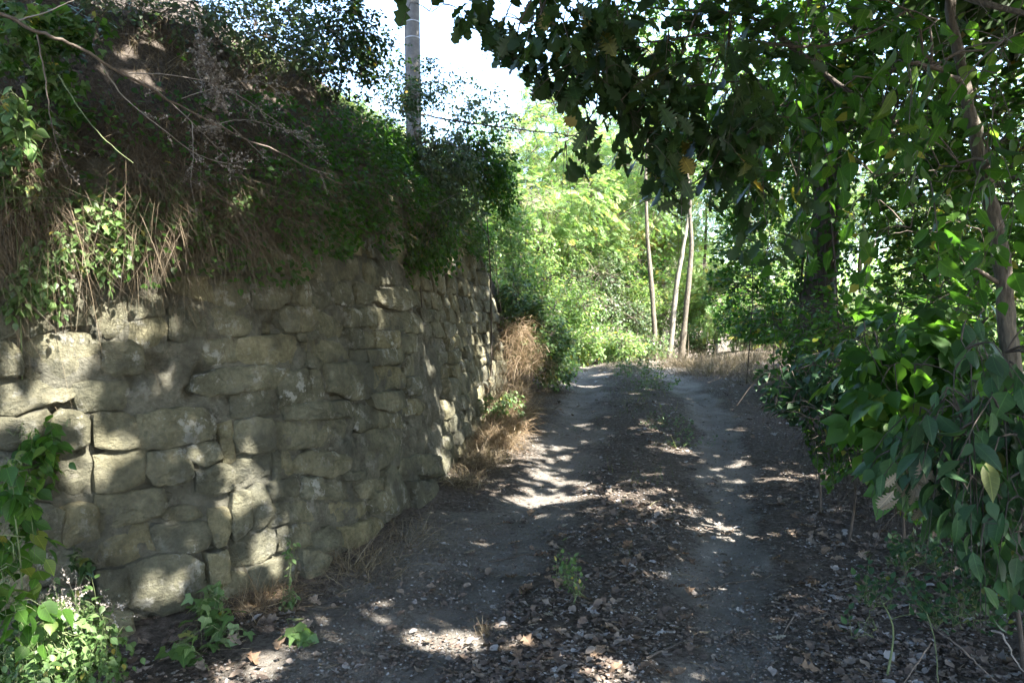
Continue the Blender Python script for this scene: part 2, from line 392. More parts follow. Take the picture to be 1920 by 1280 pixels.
def gbase(y): return np.interp(y, GY, GZ)
def H0(x, y):
    z = gbase(y)
    l = np.interp(y, RY, RL); r = np.interp(y, RY, RR)
    z = z - .045 * np.exp(-((x - l) / .22) ** 2) - .055 * np.exp(-((x - r) / .24) ** 2) + .03 * np.exp(-((x - (l + r) / 2) / .3) ** 2)
    e = x - r - .75
    z = z + .22 * sstep(0, 1.6, e) - .9 * sstep(3, 12, e) - 2.5 * sstep(12, 40, e)
    z = z + .012 * wob(x, y, 0, 3) + .006 * wob(x, y, 0, 9, 3)
    return z
def H(x, y):
    x = np.asarray(x, float); y = np.asarray(y, float); sh = x.shape
    x = x.ravel(); y = y.ravel()
    g = H0(x, y); d = sdist(x, y)
    wl_ = sstep(11.0, 13.5, y)
    up = np.interp(d, [-1, -.25, .05, .5, .64, 1.0, 1.6, 3.2, 12, 60, 300], [0, 0, .05, .12, 2.25, 3.0, 3.65, 4.1, 5.2, 9, 14])
    hill = np.interp(d, [-1, -.2, 0, 1.2, 4, 9, 14, 60, 300], [0, 0, .06, 1.4, 4.2, 8.6, 10.0, 15, 25])
    z = g + up * (1 - wl_) + hill * wl_ + np.clip(d, 0, 3) * .06 * wob(x, y, 0, 1.8, 2) * (d > .6)
    return z.reshape(sh)

def axis(lo, a, b, hi, step, g=1.22):
    mid = list(np.arange(a, b, step)); s = step; L = []; v = a
    while v > lo: s *= g; v -= s; L.append(v)
    s = step; R = []; v = mid[-1]
    while v < hi: s *= g; v += s; R.append(v)
    return np.array(L[::-1] + mid + R)
gx = axis(-400, -3.2, 6.0, 400, .055); gy = axis(-60, 1.6, 16, 600, .065)
X, Y = np.meshgrid(gx, gy); Z = H(X, Y)
nx, ny = len(gx), len(gy)
ii, jj = np.meshgrid(np.arange(ny - 1), np.arange(nx - 1), indexing='ij'); q0 = (ii * nx + jj).ravel()
quads = np.stack([q0, q0 + 1, q0 + nx + 1, q0 + nx], 1)
lx = np.interp(Y, RY, RL); rx = np.interp(Y, RY, RR)
wob2 = .16 * wob(X, Y, 0, 1.1, 2) + .07 * wob(X, Y, 0, 4, 3)
wear = np.maximum(np.exp(-((X - lx + wob2) / .42) ** 2) * .8, np.exp(-((X - rx + wob2) / .3) ** 2) * 1.05) + .14 * wob(X, Y, 0, 2.2, 5)
wear = np.maximum(wear, .62 * np.exp(-((X - lx + .45) / .4) ** 4) * (Y < 6)); wear[(Y > 24)] = 0
wear = np.where(sdist(X, Y).reshape(X.shape) > .0, 0, wear)
gm = mesh_np("ground", np.stack([X, Y, Z], -1).reshape(-1, 3), quads, wear.ravel(), True)
ground = link("ground", gm, M_ground); tagit(ground, "rutted dirt track with earth bank and slope beside it", kind="structure")

def hit_ground(px, py):
    r = ray(px, py); t = np.arange(2, 40, .02); P = np.array([0, 0, CAMZ])[None] + r[None] * t[:, None]
    g = H0(P[:, 0], P[:, 1]); k = np.argmax(P[:, 2] < g); return P[k]

# ------------------------------------------------------------------ wall surface
WB = .17
i0, i1 = 2, 13                       # FOOT indices used by the wall
WL = catmull(FOOT[i0:i1 + 1], 14); WL = WL[:-1]
WL = WL[(WL[:, 1] < 11.15)]
wseg = np.linalg.norm(np.diff(WL, axis=0), axis=1); WS = np.r_[0, np.cumsum(wseg)]
wt = unit(np.gradient(WL, axis=0)); WN = np.stack([wt[:, 1], -wt[:, 0]], 1)       # towards the track
LEN = WS[-1]
def wpos(s, h, dep=0.0):
    s = np.asarray(s, float); h = np.asarray(h, float)
    bx = np.interp(s, WS, WL[:, 0]); by = np.interp(s, WS, WL[:, 1]); nx_ = np.interp(s, WS, WN[:, 0]); ny_ = np.interp(s, WS, WN[:, 1])
    o = dep - WB * h
    return np.stack([bx + nx_ * o, by + ny_ * o, h + 0 * s], -1)
def hit_wall(px, py):
    r = ray(px, py); t = np.arange(2.0, 16, .012); P = np.array([0, 0, CAMZ])[None] + r[None] * t[:, None]
    d = sdist(P[:, 0], P[:, 1], WL) - WB * P[:, 2]
    k = int(np.argmax(d > 0)) if (d > 0).any() else len(t) - 1
    p = P[k]; q = ((WL - (p[:2] + 0)) ** 2).sum(1); j = int(np.argmin(q))
    # refine s
    best = None
    for a in range(max(j - 1, 0), min(j + 1, len(WL) - 1)):
        dd = WL[a + 1] - WL[a]; tt = np.clip(((p[:2] - WL[a]) @ dd) / (dd @ dd), 0, 1); e = p[:2] - WL[a] - tt * dd
        if best is None or e @ e < best[0]: best = (e @ e, WS[a] + tt * wseg[a])
    return best[1], p[2]
WTOP = 2.42
def TOP(s): return 2.42 + .45 * sstep(5.5, 9.0, np.asarray(s, float))
wall = thing("stone_wall", (WL[len(WL) // 2][0], WL[len(WL) // 2][1], .1), "old mossy sandstone retaining wall curving along the left of the track", "wall")
worg = np.array(wall.location)
# mortar core
ns, nh = 420, 110
S_, Hh = np.meshgrid(np.linspace(0, LEN, ns), np.linspace(0, 1, nh)); Hh = -.25 + Hh * (TOP(S_) + .30)
dep = -.030 + .022 * wob(S_, Hh, 0, 4.5, 1) + .014 * wob(S_, Hh, 0, 14, 4) + .008 * wob(S_, Hh, 0, 37, 8) - .07 * sstep(.25, .8, wob(S_, Hh, 0, 7, 6))
MV = wpos(S_, Hh, dep)
capN = []
for dd in (.15, .35): capN.append(wpos(np.linspace(0, LEN, ns), TOP(np.linspace(0, LEN, ns)) + .05, -dd))
back = wpos(np.linspace(0, LEN, ns), np.full(ns, -.25), -.6)
MV = np.concatenate([MV.reshape(-1, 3)] + capN + [back]); rows = nh + 3
ii, jj = np.meshgrid(np.arange(rows - 1), np.arange(ns - 1), indexing='ij'); q0 = (ii * ns + jj).ravel()
link("mortar", mesh_np("mortar", MV - worg, np.stack([q0, q0 + 1, q0 + ns + 1, q0 + ns], 1), None, True), M_mortar, wall)

ST = """
-40,500 60,500 175,512 188,560 172,608 118,611 60,628 0,637 -40,640
58,642 100,624 160,629 184,642 190,685 170,700 120,712 62,712 44,690
-40,640 18,643 34,665 38,700 0,705 -40,704
190,560 238,562 243,622 202,630 188,608
198,645 236,640 260,652 266,694 216,702 198,690
248,606 305,596 316,620 308,642 272,650 247,640
320,577 362,575 392,600 393,634 352,640 323,634
246,560 298,555 310,588 250,600
405,587 430,579 515,583 522,600 518,624 480,621 440,629 416,614
332,522 400,520 405,562 372,560 332,545
412,518 470,519 476,576 430,575 408,566
478,520 542,522 548,555 525,575 480,576
385,642 438,636 452,650 448,675 400,682 386,665
458,637 530,629 558,636 575,652 574,680 515,683 470,682 456,668
520,582 545,575 558,590 556,618 535,622 522,605
552,522 572,525 574,568 560,572 550,565
560,576 584,574 590,600 588,616 562,620
578,526 600,526 621,546 625,570 602,579 579,570
586,572 602,575 620,591 647,611 649,634 620,631 597,621
565,624 590,621 594,631 580,639 566,636
582,642 610,637 640,645 656,656 656,671 620,677 600,670 583,660
583,664 600,674 612,680 608,690 584,690
632,537 663,529 668,540 668,568 660,571 633,568
671,531 700,536 701,564 672,568
709,546 740,539 765,546 779,569 750,581 726,575 709,561
656,580 694,578 697,609 657,611
701,586 720,581 736,591 735,611 706,619
741,587 775,584 792,601 794,624 746,619
655,618 674,618 678,650 660,652
679,620 701,622 703,648 682,650
706,624 742,622 744,650 708,652
748,628 779,628 781,658 750,660
661,657 684,657 684,679 664,680
690,657 743,654 754,670 744,681 695,683
614,684 648,680 684,682 687,700 688,744 662,747 640,739 617,734
583,697 604,692 612,702 613,750 586,754
531,697 573,694 579,705 581,758 531,763 522,722
695,692 715,684 750,691 762,706 761,727 735,727 715,734 694,727
767,708 785,706 787,738 768,738
767,668 783,667 785,702 768,704
694,739 744,735 751,760 730,771 701,762
758,752 790,748 799,761 794,774 766,777
666,769 680,760 705,764 712,781 711,801 685,809 665,799
715,771 735,773 736,800 717,802
740,772 764,778 767,800 742,802
669,826 690,812 725,802 750,813 764,840 759,857 735,867 715,879 681,879 667,859
520,792 600,791 648,785 662,792 661,827 620,834 560,841 527,846 517,830
545,762 590,754 648,753 660,765 654,779 600,784 548,785
378,707 430,692 500,687 528,697 529,721 500,727 440,734 402,739 375,729
440,748 470,735 511,728 514,774 480,777 442,783
174,782 190,775 230,777 256,791 256,834 230,843 180,836
261,779 338,766 378,768 398,786 393,819 332,833 272,840 261,828
148,722 180,715 233,720 241,741 238,764 190,768 162,772 150,750
-40,722 60,715 105,717 134,715 136,744 108,753 62,762 30,778 -40,768
-40,777 30,787 78,771 95,790 78,828 20,838 -40,832
100,792 122,771 148,775 162,791 160,827 130,838 103,847
93,864 140,844 163,837 175,861 175,913 141,927 117,922 97,890
-40,852 60,847 89,871 106,928 40,935 -40,934
182,852 260,842 272,852 269,898 240,914 183,921
277,849 330,842 350,853 359,889 340,902 291,908 277,885
347,842 380,829 407,829 411,859 385,871 357,862
447,793 475,783 500,785 508,801 509,842 452,847 443,820
413,803 436,799 442,857 421,866
433,868 465,854 509,849 509,889 470,901 443,911
370,883 419,872 435,882 436,915 400,926 372,917
515,851 526,851 526,902 515,903
530,852 548,852 549,886 531,888
558,871 571,853 600,846 650,853 661,863 658,879 620,895 590,886 562,887
568,896 600,895 601,932 570,932
606,924 616,907 650,904 668,918 663,933 640,936 608,933
652,885 672,883 688,888 684,898 655,901
675,911 690,902 718,898 720,915 704,932 682,929
727,887 740,875 750,883 760,935 753,957 731,959 725,930
703,924 716,922 728,940 724,956 706,957
760,862 790,853 828,855 832,883 790,890 761,890
507,908 558,896 563,928 520,935 508,932
511,951 560,938 608,938 611,964 602,972 560,977 517,987 508,974
621,947 640,941 688,943 695,955 687,968 650,975 633,982 618,964
645,991 700,973 714,975 720,990 698,1008 660,1026 645,1013
469,926 481,912 496,910 503,931 509,967 489,983 475,987 470,960
435,928 463,922 467,984 440,1006 433,988
394,958 423,953 427,990 417,1016 402,1016 395,990
433,1023 460,1003 500,988 520,1006 517,1038 498,1052 465,1061 435,1056
528,993 560,986 588,988 588,1018 534,1036
593,1003 620,990 638,998 638,1018 600,1040 593,1030
474,1068 540,1044 557,1060 552,1112 482,1118
566,1030 590,1030 616,1045 600,1078 570,1085
243,1063 290,1044 340,1039 377,1057 382,1098 368,1127 300,1151 248,1137
292,988 330,981 383,978 397,1005 383,1027 345,1041 302,1036
314,963 331,952 364,952 376,967 350,976 317,973
184,933 240,922 298,918 309,946 302,963 260,977 192,996
190,1009 260,990 287,985 295,1029 260,1051 202,1056
64,1043 130,1033 182,1033 177,1068 162,1092 72,1097
117,953 160,944 179,948 182,1007 123,1021
-40,948 60,944 110,955 112,1020 40,1030 -40,1028
181,1073 232,1068 237,1127 214,1137 183,1127
-40,1045 55,1045 60,1095 50,1140 -40,1140
390,1043 423,1034 427,1088 397,1097
253,1168 330,1158 386,1134 381,1167 330,1197 258,1207
402,1105 440,1075 466,1075 468,1110 430,1140 404,1150
62,1108 130,1104 172,1102 174,1160 110,1190 64,1190
180,1145 240,1145 246,1210 190,1230
800,860 836,858 838,890 802,892
770,905 812,900 820,940 775,950
"""
traced = []
for ln in ST.strip().splitlines():
    traced.append(np.array([hit_wall(*map(float, p.split(','))) for p in ln.split()]))

def outline(P, rg, step):
    P = np.asarray(P, float)
    if np.sum(P[:, 0] * np.roll(P[:, 1], -1) - np.roll(P[:, 0], -1) * P[:, 1]) < 0: P = P[::-1]
    Q = []
    n = len(P)
    for i in range(n):                       # cut the corners a little
        a, b, c = P[i - 1], P[i], P[(i + 1) % n]
        f1 = min(.25, .009 / (np.linalg.norm(a - b) + 1e-6)); f2 = min(.25, .009 / (np.linalg.norm(c - b) + 1e-6))
        Q += [b + (a - b) * f1, b + (c - b) * f2]
    Q = np.array(Q); R = []
    for i in range(len(Q)):
        a, b = Q[i], Q[(i + 1) % len(Q)]; L = np.linalg.norm(b - a); m = max(1, int(L / step))
        for k in range(m): R.append(a + (b - a) * k / m)
    R = np.array(R)
    return R + rg.normal(0, .0028, R.shape) + .005 * np.stack([wob(R[:, 0], R[:, 1], 0, 19, 2), wob(R[:, 0], R[:, 1], 0, 19, 5)], 1)

def make_stone(P, rg, big=True):
    L = np.linalg.norm(P.max(0) - P.min(0)); step = max(.035, L / 14)
    O = outline(P, rg, step); c = O.mean(0); n = len(O)
    prot = rg.uniform(-.026, .055); tx, ty = rg.normal(0, .10), rg.normal(0, .08)
    O = O.mean(0) + (O - O.mean(0)) * (1 + .012 / (.5 * min(np.ptp(O[:, 0]), np.ptp(O[:, 1]))))
    size = min(np.ptp(O[:, 0]), np.ptp(O[:, 1]))
    chips = [(unit(rg.normal(size=2)), rg.uniform(.05, .7), rg.uniform(.12, .55)) for _ in range(6)]; half = .5 * np.array([np.ptp(O[:, 0]), np.ptp(O[:, 1])])
    ins = min(.009, size * .1) / (size * .5)
    rings = [(1.0, -.16), (1.0, -.008), (1 - ins, 0), (1 - ins - .1, .003), (1 - ins - .28, .004), (.45, .004), (.2, .004)]
    sd = rg.uniform(0, 50)
    V = []
    for f, dz in rings:
        q = c + (O - c) * f
        dd = prot + dz + tx * (q[:, 0] - c[0]) + ty * (q[:, 1] - c[1])
        for cd, cof, csl in chips:
            dd = np.minimum(dd, prot + dz + .01 - csl * (((q - c) / half) @ cd - cof) * half.min())
        if dz > -.1:
            dd = dd + (.009 * wob(q[:, 0], q[:, 1], 0, 8, sd) + .006 * wob(q[:, 0], q[:, 1], 0, 21, sd)) * (1 if f < .99 else .6)
        V.append(wpos(q[:, 0], q[:, 1], dd))
    V.append(wpos(c[0], c[1], prot + .008)[None])
    V = np.concatenate(V); T = []
    R_ = len(rings)
    for r in range(R_ - 1):
        for i in range(n):
            a, b = r * n + i, r * n + (i + 1) % n; T += [(a, b, b + n), (a, b + n, a + n)]
    ce = R_ * n
    for i in range(n): T.append(((R_ - 1) * n + i, (R_ - 1) * n + (i + 1) % n, ce))
    # orientation: s grows away, h up; face towards track
    T = np.array(T)
    org = V.mean(0)
    sm_ = mesh_np("stone", V - org, T, None, True); sm_.set_sharp_from_angle(angle=math.radians(17))
    o = link("stone", sm_, M_stone, wall, tuple((org - worg).tolist()))
    return o

rg = np.random.default_rng(3)
nst = 0
for P in traced:
    make_stone(P, rg); nst += 1
# courses where the photograph shows no single outline
occ = [(P[:, 0].min(), P[:, 0].max(), P[:, 1].min(), P[:, 1].max()) for P in traced]
extra = Acc()
h = .02
allq = []
while h < WTOP + .5:
    ch = rg.uniform(.11, .21); s = rg.uniform(0, .2)
    while s < LEN - .1:
        w = rg.uniform(.14, .42); hh = ch * rg.uniform(.82, 1.0)
        cs, chh = s + w / 2, h + ch / 2
        p = wpos(cs, chh); px, py, _ = project(p[None]); px, py = px[0], py[0]
        intr = any((cs > a - .03 and cs < b + .03 and chh > c - .03 and chh < d + .03) for a, b, c, d in occ)
        trace_zone = (-60 < px < 770 and py > 512) or (px < 835 and py > 640 and px > -60)
        gz = float(gbase(p[1]))
        if not intr and not trace_zone and chh > gz - .05 and h + ch < TOP(cs) + .06:
            j = lambda: rg.normal(0, .012, 2)
            a, b = s + .01, s + w - .01
            P = [(a, h) + j(), ((a + b) / 2, h) + j() * .8, (b, h) + j(), (b, h + hh) + j(), ((a + b) / 2, h + hh) + j(), (a, h + hh) + j()]
            allq.append((0 if (-20 < px < 1000 and py > 380) else 1, np.array(P)))
        s += w
    h += ch
allq.sort(key=lambda t: t[0])
for k, (vis, P) in enumerate(allq):
    if nst >= 298: break
    make_stone(P, rg); nst += 1
print("stones", nst, len(allq))
rest = allq[298 - len(traced):]
if rest:
    ac = Acc()
    for vis, P in rest:
        o = make_stone(P, rg); me = o.data
        V = np.zeros(len(me.vertices) * 3); me.vertices.foreach_get("co", V); V = V.reshape(-1, 3) + np.array(o.location)
        T = np.zeros(len(me.loops), int); me.loops.foreach_get("vertex_index", T); ac.add(V, T.reshape(-1, 3))
        bpy.data.objects.remove(o); bpy.data.meshes.remove(me)
    ac.build("stones", M_stone, wall, smooth=True, kind="stuff")

# ------------------------------------------------------------------ sun spots: gaps cut in the canopy through which the sun reaches these places
SP = []
for px, py, r in ((680, 1150, .12), (740, 1185, .10), (845, 1203, .14), (800, 1230, .06), (1130, 1272, .13), (1080, 1262, .1), (1000, 930, .15), (1065, 938, .13), (1050, 900, .11),
                  (955, 938, .1), (1095, 830, .12), (1125, 845, .08), (1100, 725, .15), (1130, 702, .15), (1105, 688, .2), (1290, 850, .13), (1265, 843, .09), (1335, 985, .12), (1372, 1000, .09),
                  (1300, 968, .08), (1380, 870, .1), (1375, 805, .09), (1440, 995, .05), (1500, 900, .1), (1470, 890, .08), (1150, 950, .07), (1240, 958, .08), (1215, 730, .12), (1190, 738, .1),
                  (560, 1180, .07), (470, 1245, .1), (400, 1260, .08), (1120, 665, .3), (1180, 680, .2), (1350, 760, .08), (900, 1010, .05), (1010, 975, .05), (1060, 860, .07), (1130, 800, .06)):
    SP.append((hit_ground(px, py), r))
for px, py, r in ((100, 640, .09), (145, 690, .1), (90, 715, .07), (30, 600, .05), (95, 560, .06), (135, 575, .05), (215, 600, .08), (205, 570, .06), (290, 560, .05), (150, 800, .09), (140, 850, .06), (165, 880, .05), (212, 880, .05),
                  (305, 700, .035), (328, 700, .035), (322, 770, .05), (275, 800, .05), (430, 835, .045), (480, 845, .05), (345, 885, .04), (350, 860, .03), (490, 945, .085), (490, 1020, .08), (530, 1068, .11), (545, 1045, .08),
                  (300, 1075, .1), (265, 1100, .07), (325, 1110, .06), (180, 1110, .05), (552, 950, .035), (580, 965, .03), (15, 790, .09), (45, 800, .06), (125, 920, .05), (710, 465, .035), (460, 880, .05), (230, 820, .04), (60, 760, .04),
                  (905, 440, .12), (915, 490, .1), (925, 540, .12), (930, 580, .1), (895, 560, .06), (897, 600, .06), (900, 650, .08), (908, 700, .06), (832, 745, .06), (828, 800, .05), (826, 840, .07), (836, 865, .05), (885, 800, .1), (900, 760, .1), (870, 700, .05), (890, 520, .07), (880, 460, .06)):
    s_, h_ = hit_wall(px, py); SP.append((wpos(s_, h_), r))
for px, py, d, r in ((965, 650, 10.4, .25), (945, 700, 10, .15), (975, 690, 10.6, .15), (930, 790, 9, .2), (955, 830, 8.6, .2), (940, 870, 8.2, .15), (250, 105, 4.9, .12), (243, 150, 4.9, .1), (235, 60, 5, .08), (15, 200, 3.7, .12),
                     (10, 250, 3.7, .1), (20, 320, 3.7, .1), (200, 390, 3.9, .12), (130, 440, 3.8, .1), (230, 350, 3.9, .08), (110, 1180, 2.9, .16), (50, 1230, 2.8, .14), (170, 1160, 3.1, .1), (60, 1120, 2.9, .08),
                     (1790, 140, 4.6, .1), (1800, 200, 4.6, .08), (1880, 470, 4.6, .09), (1885, 520, 4.6, .08), (1760, 880, 3.0, .05), (1570, 830, 4.5, .1), (1400, 740, 6.0, .06), (30, 60, 4, .08), (300, 260, 4.4, .06), (340, 250, 4.4, .05), (690, 290, 7, .1), (45, 110, 3.9, .08)):
    SP.append((at(px, py, d), r))
SPP = np.array([p for p, r in SP]); SPR = np.array([r for p, r in SP]) * .9 + .045

def sunkeep(Q, prob=.985):
    keep = np.ones(len(Q), bool)
    for P, r in zip(SPP, SPR):
        v = Q - P; t = v @ SUN; e = np.linalg.norm(v - t[:, None] * SUN, axis=1)
        keep &= ~((t > .35) & (e < r))
    return keep | (rng.random(len(Q)) > prob)

NEARPOLY = [(732, -20), (738, 26), (790, 34), (840, 22), (855, 68), (905, 72), (925, 105), (935, 128), (1000, 165), (1042, 188), (1062, 205), (1072, 255), (1035, 285), (1070, 330), (1105, 335), (1135, 270), (1150, 330), (1185, 325),
            (1195, 290), (1215, 340), (1205, 385), (1290, 412), (1300, 370), (1345, 400), (1335, 460), (1318, 560), (1345, 620), (1420, 645), (1490, 640), (1405, 690), (1425, 760), (1500, 800), (1550, 925), (1600, 880), (1650, 930),
            (1700, 975), (1790, 1010), (1840, 1120), (1860, 1290), (2600, 2000), (4000, 2000), (4000, -4000), (732, -4000)]
def framekeep(Q, poly=NEARPOLY):
    px, py, fw = project(Q)
    infr = (px > -30) & (px < 1950) & (py > -30) & (py < 1310) & (fw > .1)
    return ~infr | inpoly(px, py, poly)

# ------------------------------------------------------------------ woody plants
def blob_pts(blobs, n, rg, shell=.5, clump=.55):
    B = np.array([(tuple(b) + (1.0,))[:7] for b in blobs], float); w = B[:, 3] * B[:, 4] * B[:, 5]
    if B.shape[1] > 6: w = w * B[:, 6]
    out = []; k = 0
    while k < n:
        i = rg.choice(len(B), size=n, p=w / w.sum()); d = unit(rg.normal(size=(n, 3))); r = rg.random(n) ** (shell / 1.5 + .0)
        P = B[i, :3] + d * r[:, None] * B[i, 3:6]
        m = wob(P[:, 0], P[:, 1], P[:, 2], 1.6 / max(.35, B[:, 3].mean() ** .5), rg.uniform(0, 9)) > (-1.3 + clump * 1.6) * 1.0
        P = P[m]; out.append(P); k += len(P)
    return np.concatenate(out)[:n]

def woody(name, label, cat, base, trunk, tr, blobs, nspray, per, size, tpl, mat, seed, group=None, barkm=None, twigm=None, spray_len=.35, cullf=None, sun=True,
          nobj=0, objmats=None, objtpl=None, size_var=.3, droop=.25, limb_r=.4, twigr=.006, upb=1.0, clump=.55, barkname='trunk', leafname='foliage', limbs=True, yellow=.03, trunkk=8, trunk2=None):
    rg = np.random.default_rng(seed)
    base = np.asarray(base, float); root = thing(name, base, label, cat, group)
    barkm = barkm or M_bark; twigm = twigm or M_twig
    nodes = []; nr = []
    for k, (tk, rk) in enumerate([(trunk, tr)] + (trunk2 or [])):
        tk = np.asarray(tk, float)
        P = catmull(tk, 7); P = P + rg.normal(0, rk * .12, P.shape) * np.linspace(0, 1, len(P))[:, None]
        R = np.linspace(rk, rk * .35, len(P)) * (1 + rg.normal(0, .05, len(P))); R[0] *= 1.25
        V, T = tubes(P[None], R[None], trunkk); V = V + rg.normal(0, rk * .03, V.shape)
        a = Acc(); a.add(V, T); a.build(barkname, barkm, root, base, True)
        nodes += list(P[len(P) // 4:]); nr += list(R[len(P) // 4:])
    br = Acc()
    if limbs:
        for b in blobs:
            c = np.array(b[:3], float); nd = np.array(nodes); cost = np.linalg.norm(nd - c, axis=1) + np.maximum(nd[:, 2] - c[2], 0) * 1.0
            j = int(np.argmin(cost)); q = nd[j]; r0 = min(nr[j] * .7, limb_r * tr)
            t = np.linspace(0, 1, 8)[:, None]; mid = (q + c) / 2 + np.array([0, 0, .12 * np.linalg.norm(c - q)])
            P = (1 - t) ** 2 * q + 2 * t * (1 - t) * mid + t * t * c; P[1:-1] += rg.normal(0, .03 * np.linalg.norm(c - q) / 2, (6, 3))
            R = np.linspace(r0, r0 * .35, 8); V, T = tubes(P[None], R[None], 5); br.add(V, T)
            nodes += list(P[2:]); nr += list(R[2:])
            for _ in range(4):                       # side branches inside the mass
                e = c + unit(rg.normal(size=3)) * np.array(b[3:6]) * .75; s0 = P[rg.integers(3, 8)]
                tt = np.linspace(0, 1, 6)[:, None]; Q = s0 * (1 - tt) + e * tt + np.array([0, 0, 1]) * np.sin(tt * 3.14) * .1 * np.linalg.norm(e - s0); Q[1:-1] += rg.normal(0, .02, (4, 3))
                R2 = np.linspace(r0 * .4, max(.003, r0 * .12), 6); V, T = tubes(Q[None], R2[None], 4)
                if cullf is None or cullf(Q[-3:]).all(): br.add(V, T); nodes += list(Q[1:]); nr += list(R2[1:])
    P0 = blob_pts(blobs, nspray, rg, clump=clump)
    if cullf is not None: P0 = P0[cullf(P0)]
    if sun: P0 = P0[sunkeep(P0)]
    nd = np.array(nodes)
    from_ = np.empty_like(P0)
    for a in range(0, len(P0), 1500):
        d2 = ((P0[a:a + 1500, None, :] - nd[None]) ** 2).sum(-1); from_[a:a + 1500] = nd[np.argmin(d2, 1)]
    dr = P0 - from_; dist = np.linalg.norm(dr, axis=1, keepdims=True); dr = unit(dr + rg.normal(0, .25, dr.shape) * dist + np.array([0, 0, -droop]) * .3)
    L = spray_len * rg.uniform(.6, 1.3, (len(P0), 1))
    tt = np.linspace(0, 1, 4)[None, :, None]
    long = dist[:, 0] > .05
    A = from_[:, None, :] * (1 - tt) + P0[:, None, :] * tt; A[:, 1:3] += np.array([0, 0, 1]) * .08 * dist[:, :, None]
    end = P0 + dr * L + np.array([0, 0, -1]) * droop * L * .5
    B_ = np.concatenate([A, ((P0 + end) / 2 + np.array([0, 0, .02]))[:, None], end[:, None]], 1)
    RR_ = np.linspace(1.0, .25, 6)[None] * twigr * rg.uniform(.7, 1.3, (len(P0), 1))
    # drop twigs that would block the chosen sun spots
    kb = (sunkeep(B_[:, 2]) & sunkeep(B_[:, 3]) & sunkeep(end)) if sun else np.ones(len(B_), bool)
    V, T = tubes(B_[kb], RR_[kb], 3); br.add(V, T)
    br.build("branches", twigm, root, base)
    n = len(P0) * per
    u = (np.arange(per)[None, :] + rg.random((len(P0), per))) / per
    u = u[..., None]
    pos = P0[:, None] * (1 - u) ** 1 + end[:, None] * u - np.array([0, 0, .0])
    pos = pos + rg.normal(0, .012 + size * .12, pos.shape)
    side = unit(np.cross(dr, UP) + 1e-6)[:, None] * np.where(np.arange(per) % 2 == 0, 1, -1)[None, :, None]
    tip = dr[:, None] * .55 + side * rg.uniform(.5, 1.1, (len(P0), per, 1)) + np.array([0, 0, -droop]) + rg.normal(0, .3, pos.shape)
    nrm = np.array([0, 0, upb]) + rg.normal(0, .45, pos.shape) + side * .2
    pos = pos.reshape(-1, 3); tip = tip.reshape(-1, 3); nrm = nrm.reshape(-1, 3)
    sc = size * rg.uniform(1 - size_var, 1 + size_var, len(pos)); tint = np.clip(rg.normal(.45, .2, len(pos)) + .15 * np.repeat(rg.normal(size=len(P0)), per), 0, .93)
    tint[rg.random(len(pos)) < yellow] = 1.0
    keep = np.ones(len(pos), bool)
    if sun: keep &= sunkeep(pos)
    if cullf is not None: keep &= cullf(pos + unit(tip) * sc[:, None] * .6)
    pos, tip, nrm, sc, tint = pos[keep], tip[keep], nrm[keep], sc[keep], tint[keep]
    if nobj:
        px, py, fw = project(pos); vis = (px > 0) & (px < 1920) & (py > 0) & (py < 1280) & (fw > .3)
        score = np.where(vis, sc / fw, -1); order = np.argsort(-score)[:nobj]; order = order[score[order] > 0]
        single = np.zeros(len(pos), bool); single[order] = True
        mes = []
        for t_ in (objtpl or [tpl]):
            me = mesh_np("leaf", t_[0], t_[1], None, False); me.materials.append(objmats); mes.append(me)
        Xa, Ya, Za = frames(tip, nrm)
        for j in order:
            o = bpy.data.objects.new("leaf", mes[j % len(mes)]); C.objects.link(o); o.parent = root
            M = np.eye(4); M[:3, 0] = Xa[j] * sc[j]; M[:3, 1] = Ya[j] * sc[j]; M[:3, 2] = Za[j] * sc[j]; M[:3, 3] = pos[j] - base
            o.matrix_basis = Matrix(M.tolist())
        k = ~single; pos, tip, nrm, sc, tint = pos[k], tip[k], nrm[k], sc[k], tint[k]
    if len(pos):
        V, T, Aa = place(tpl, pos, tip, nrm, sc, tint); a = Acc(); a.add(V, T, Aa)
        a.build(leafname, mat, root, base, kind="stuff" )
    return root

def blades(P, dirs, L, W, bend, tint, seg=3, rg=rng):
    """grass blades as narrow curved strips"""
    n = len(P); D = unit(dirs); side = unit(np.cross(D, rg.normal(size=(n, 3))))
    t = np.linspace(0, 1, seg + 1)
    pts = P[:, None] + D[:, None] * (t[None, :, None] * L[:, None, None]) + bend[:, None, :] * (t[None, :, None] ** 2) * L[:, None, None]
    w = W[:, None] * (1 - t[None] * .85) * .5
    Lf = pts - side[:, None] * w[..., None]; Rt = pts + side[:, None] * w[..., None]
    V = np.stack([Lf, Rt], 2).reshape(-1, 3)
    k = []
    for i in range(seg): a = 2 * i; k += [(a, a + 1, a + 3), (a, a + 3, a + 2)]
    T = (np.array(k)[None] + (np.arange(n) * 2 * (seg + 1))[:, None, None]).reshape(-1, 3)
    return V, T, np.repeat(tint, 2 * (seg + 1))
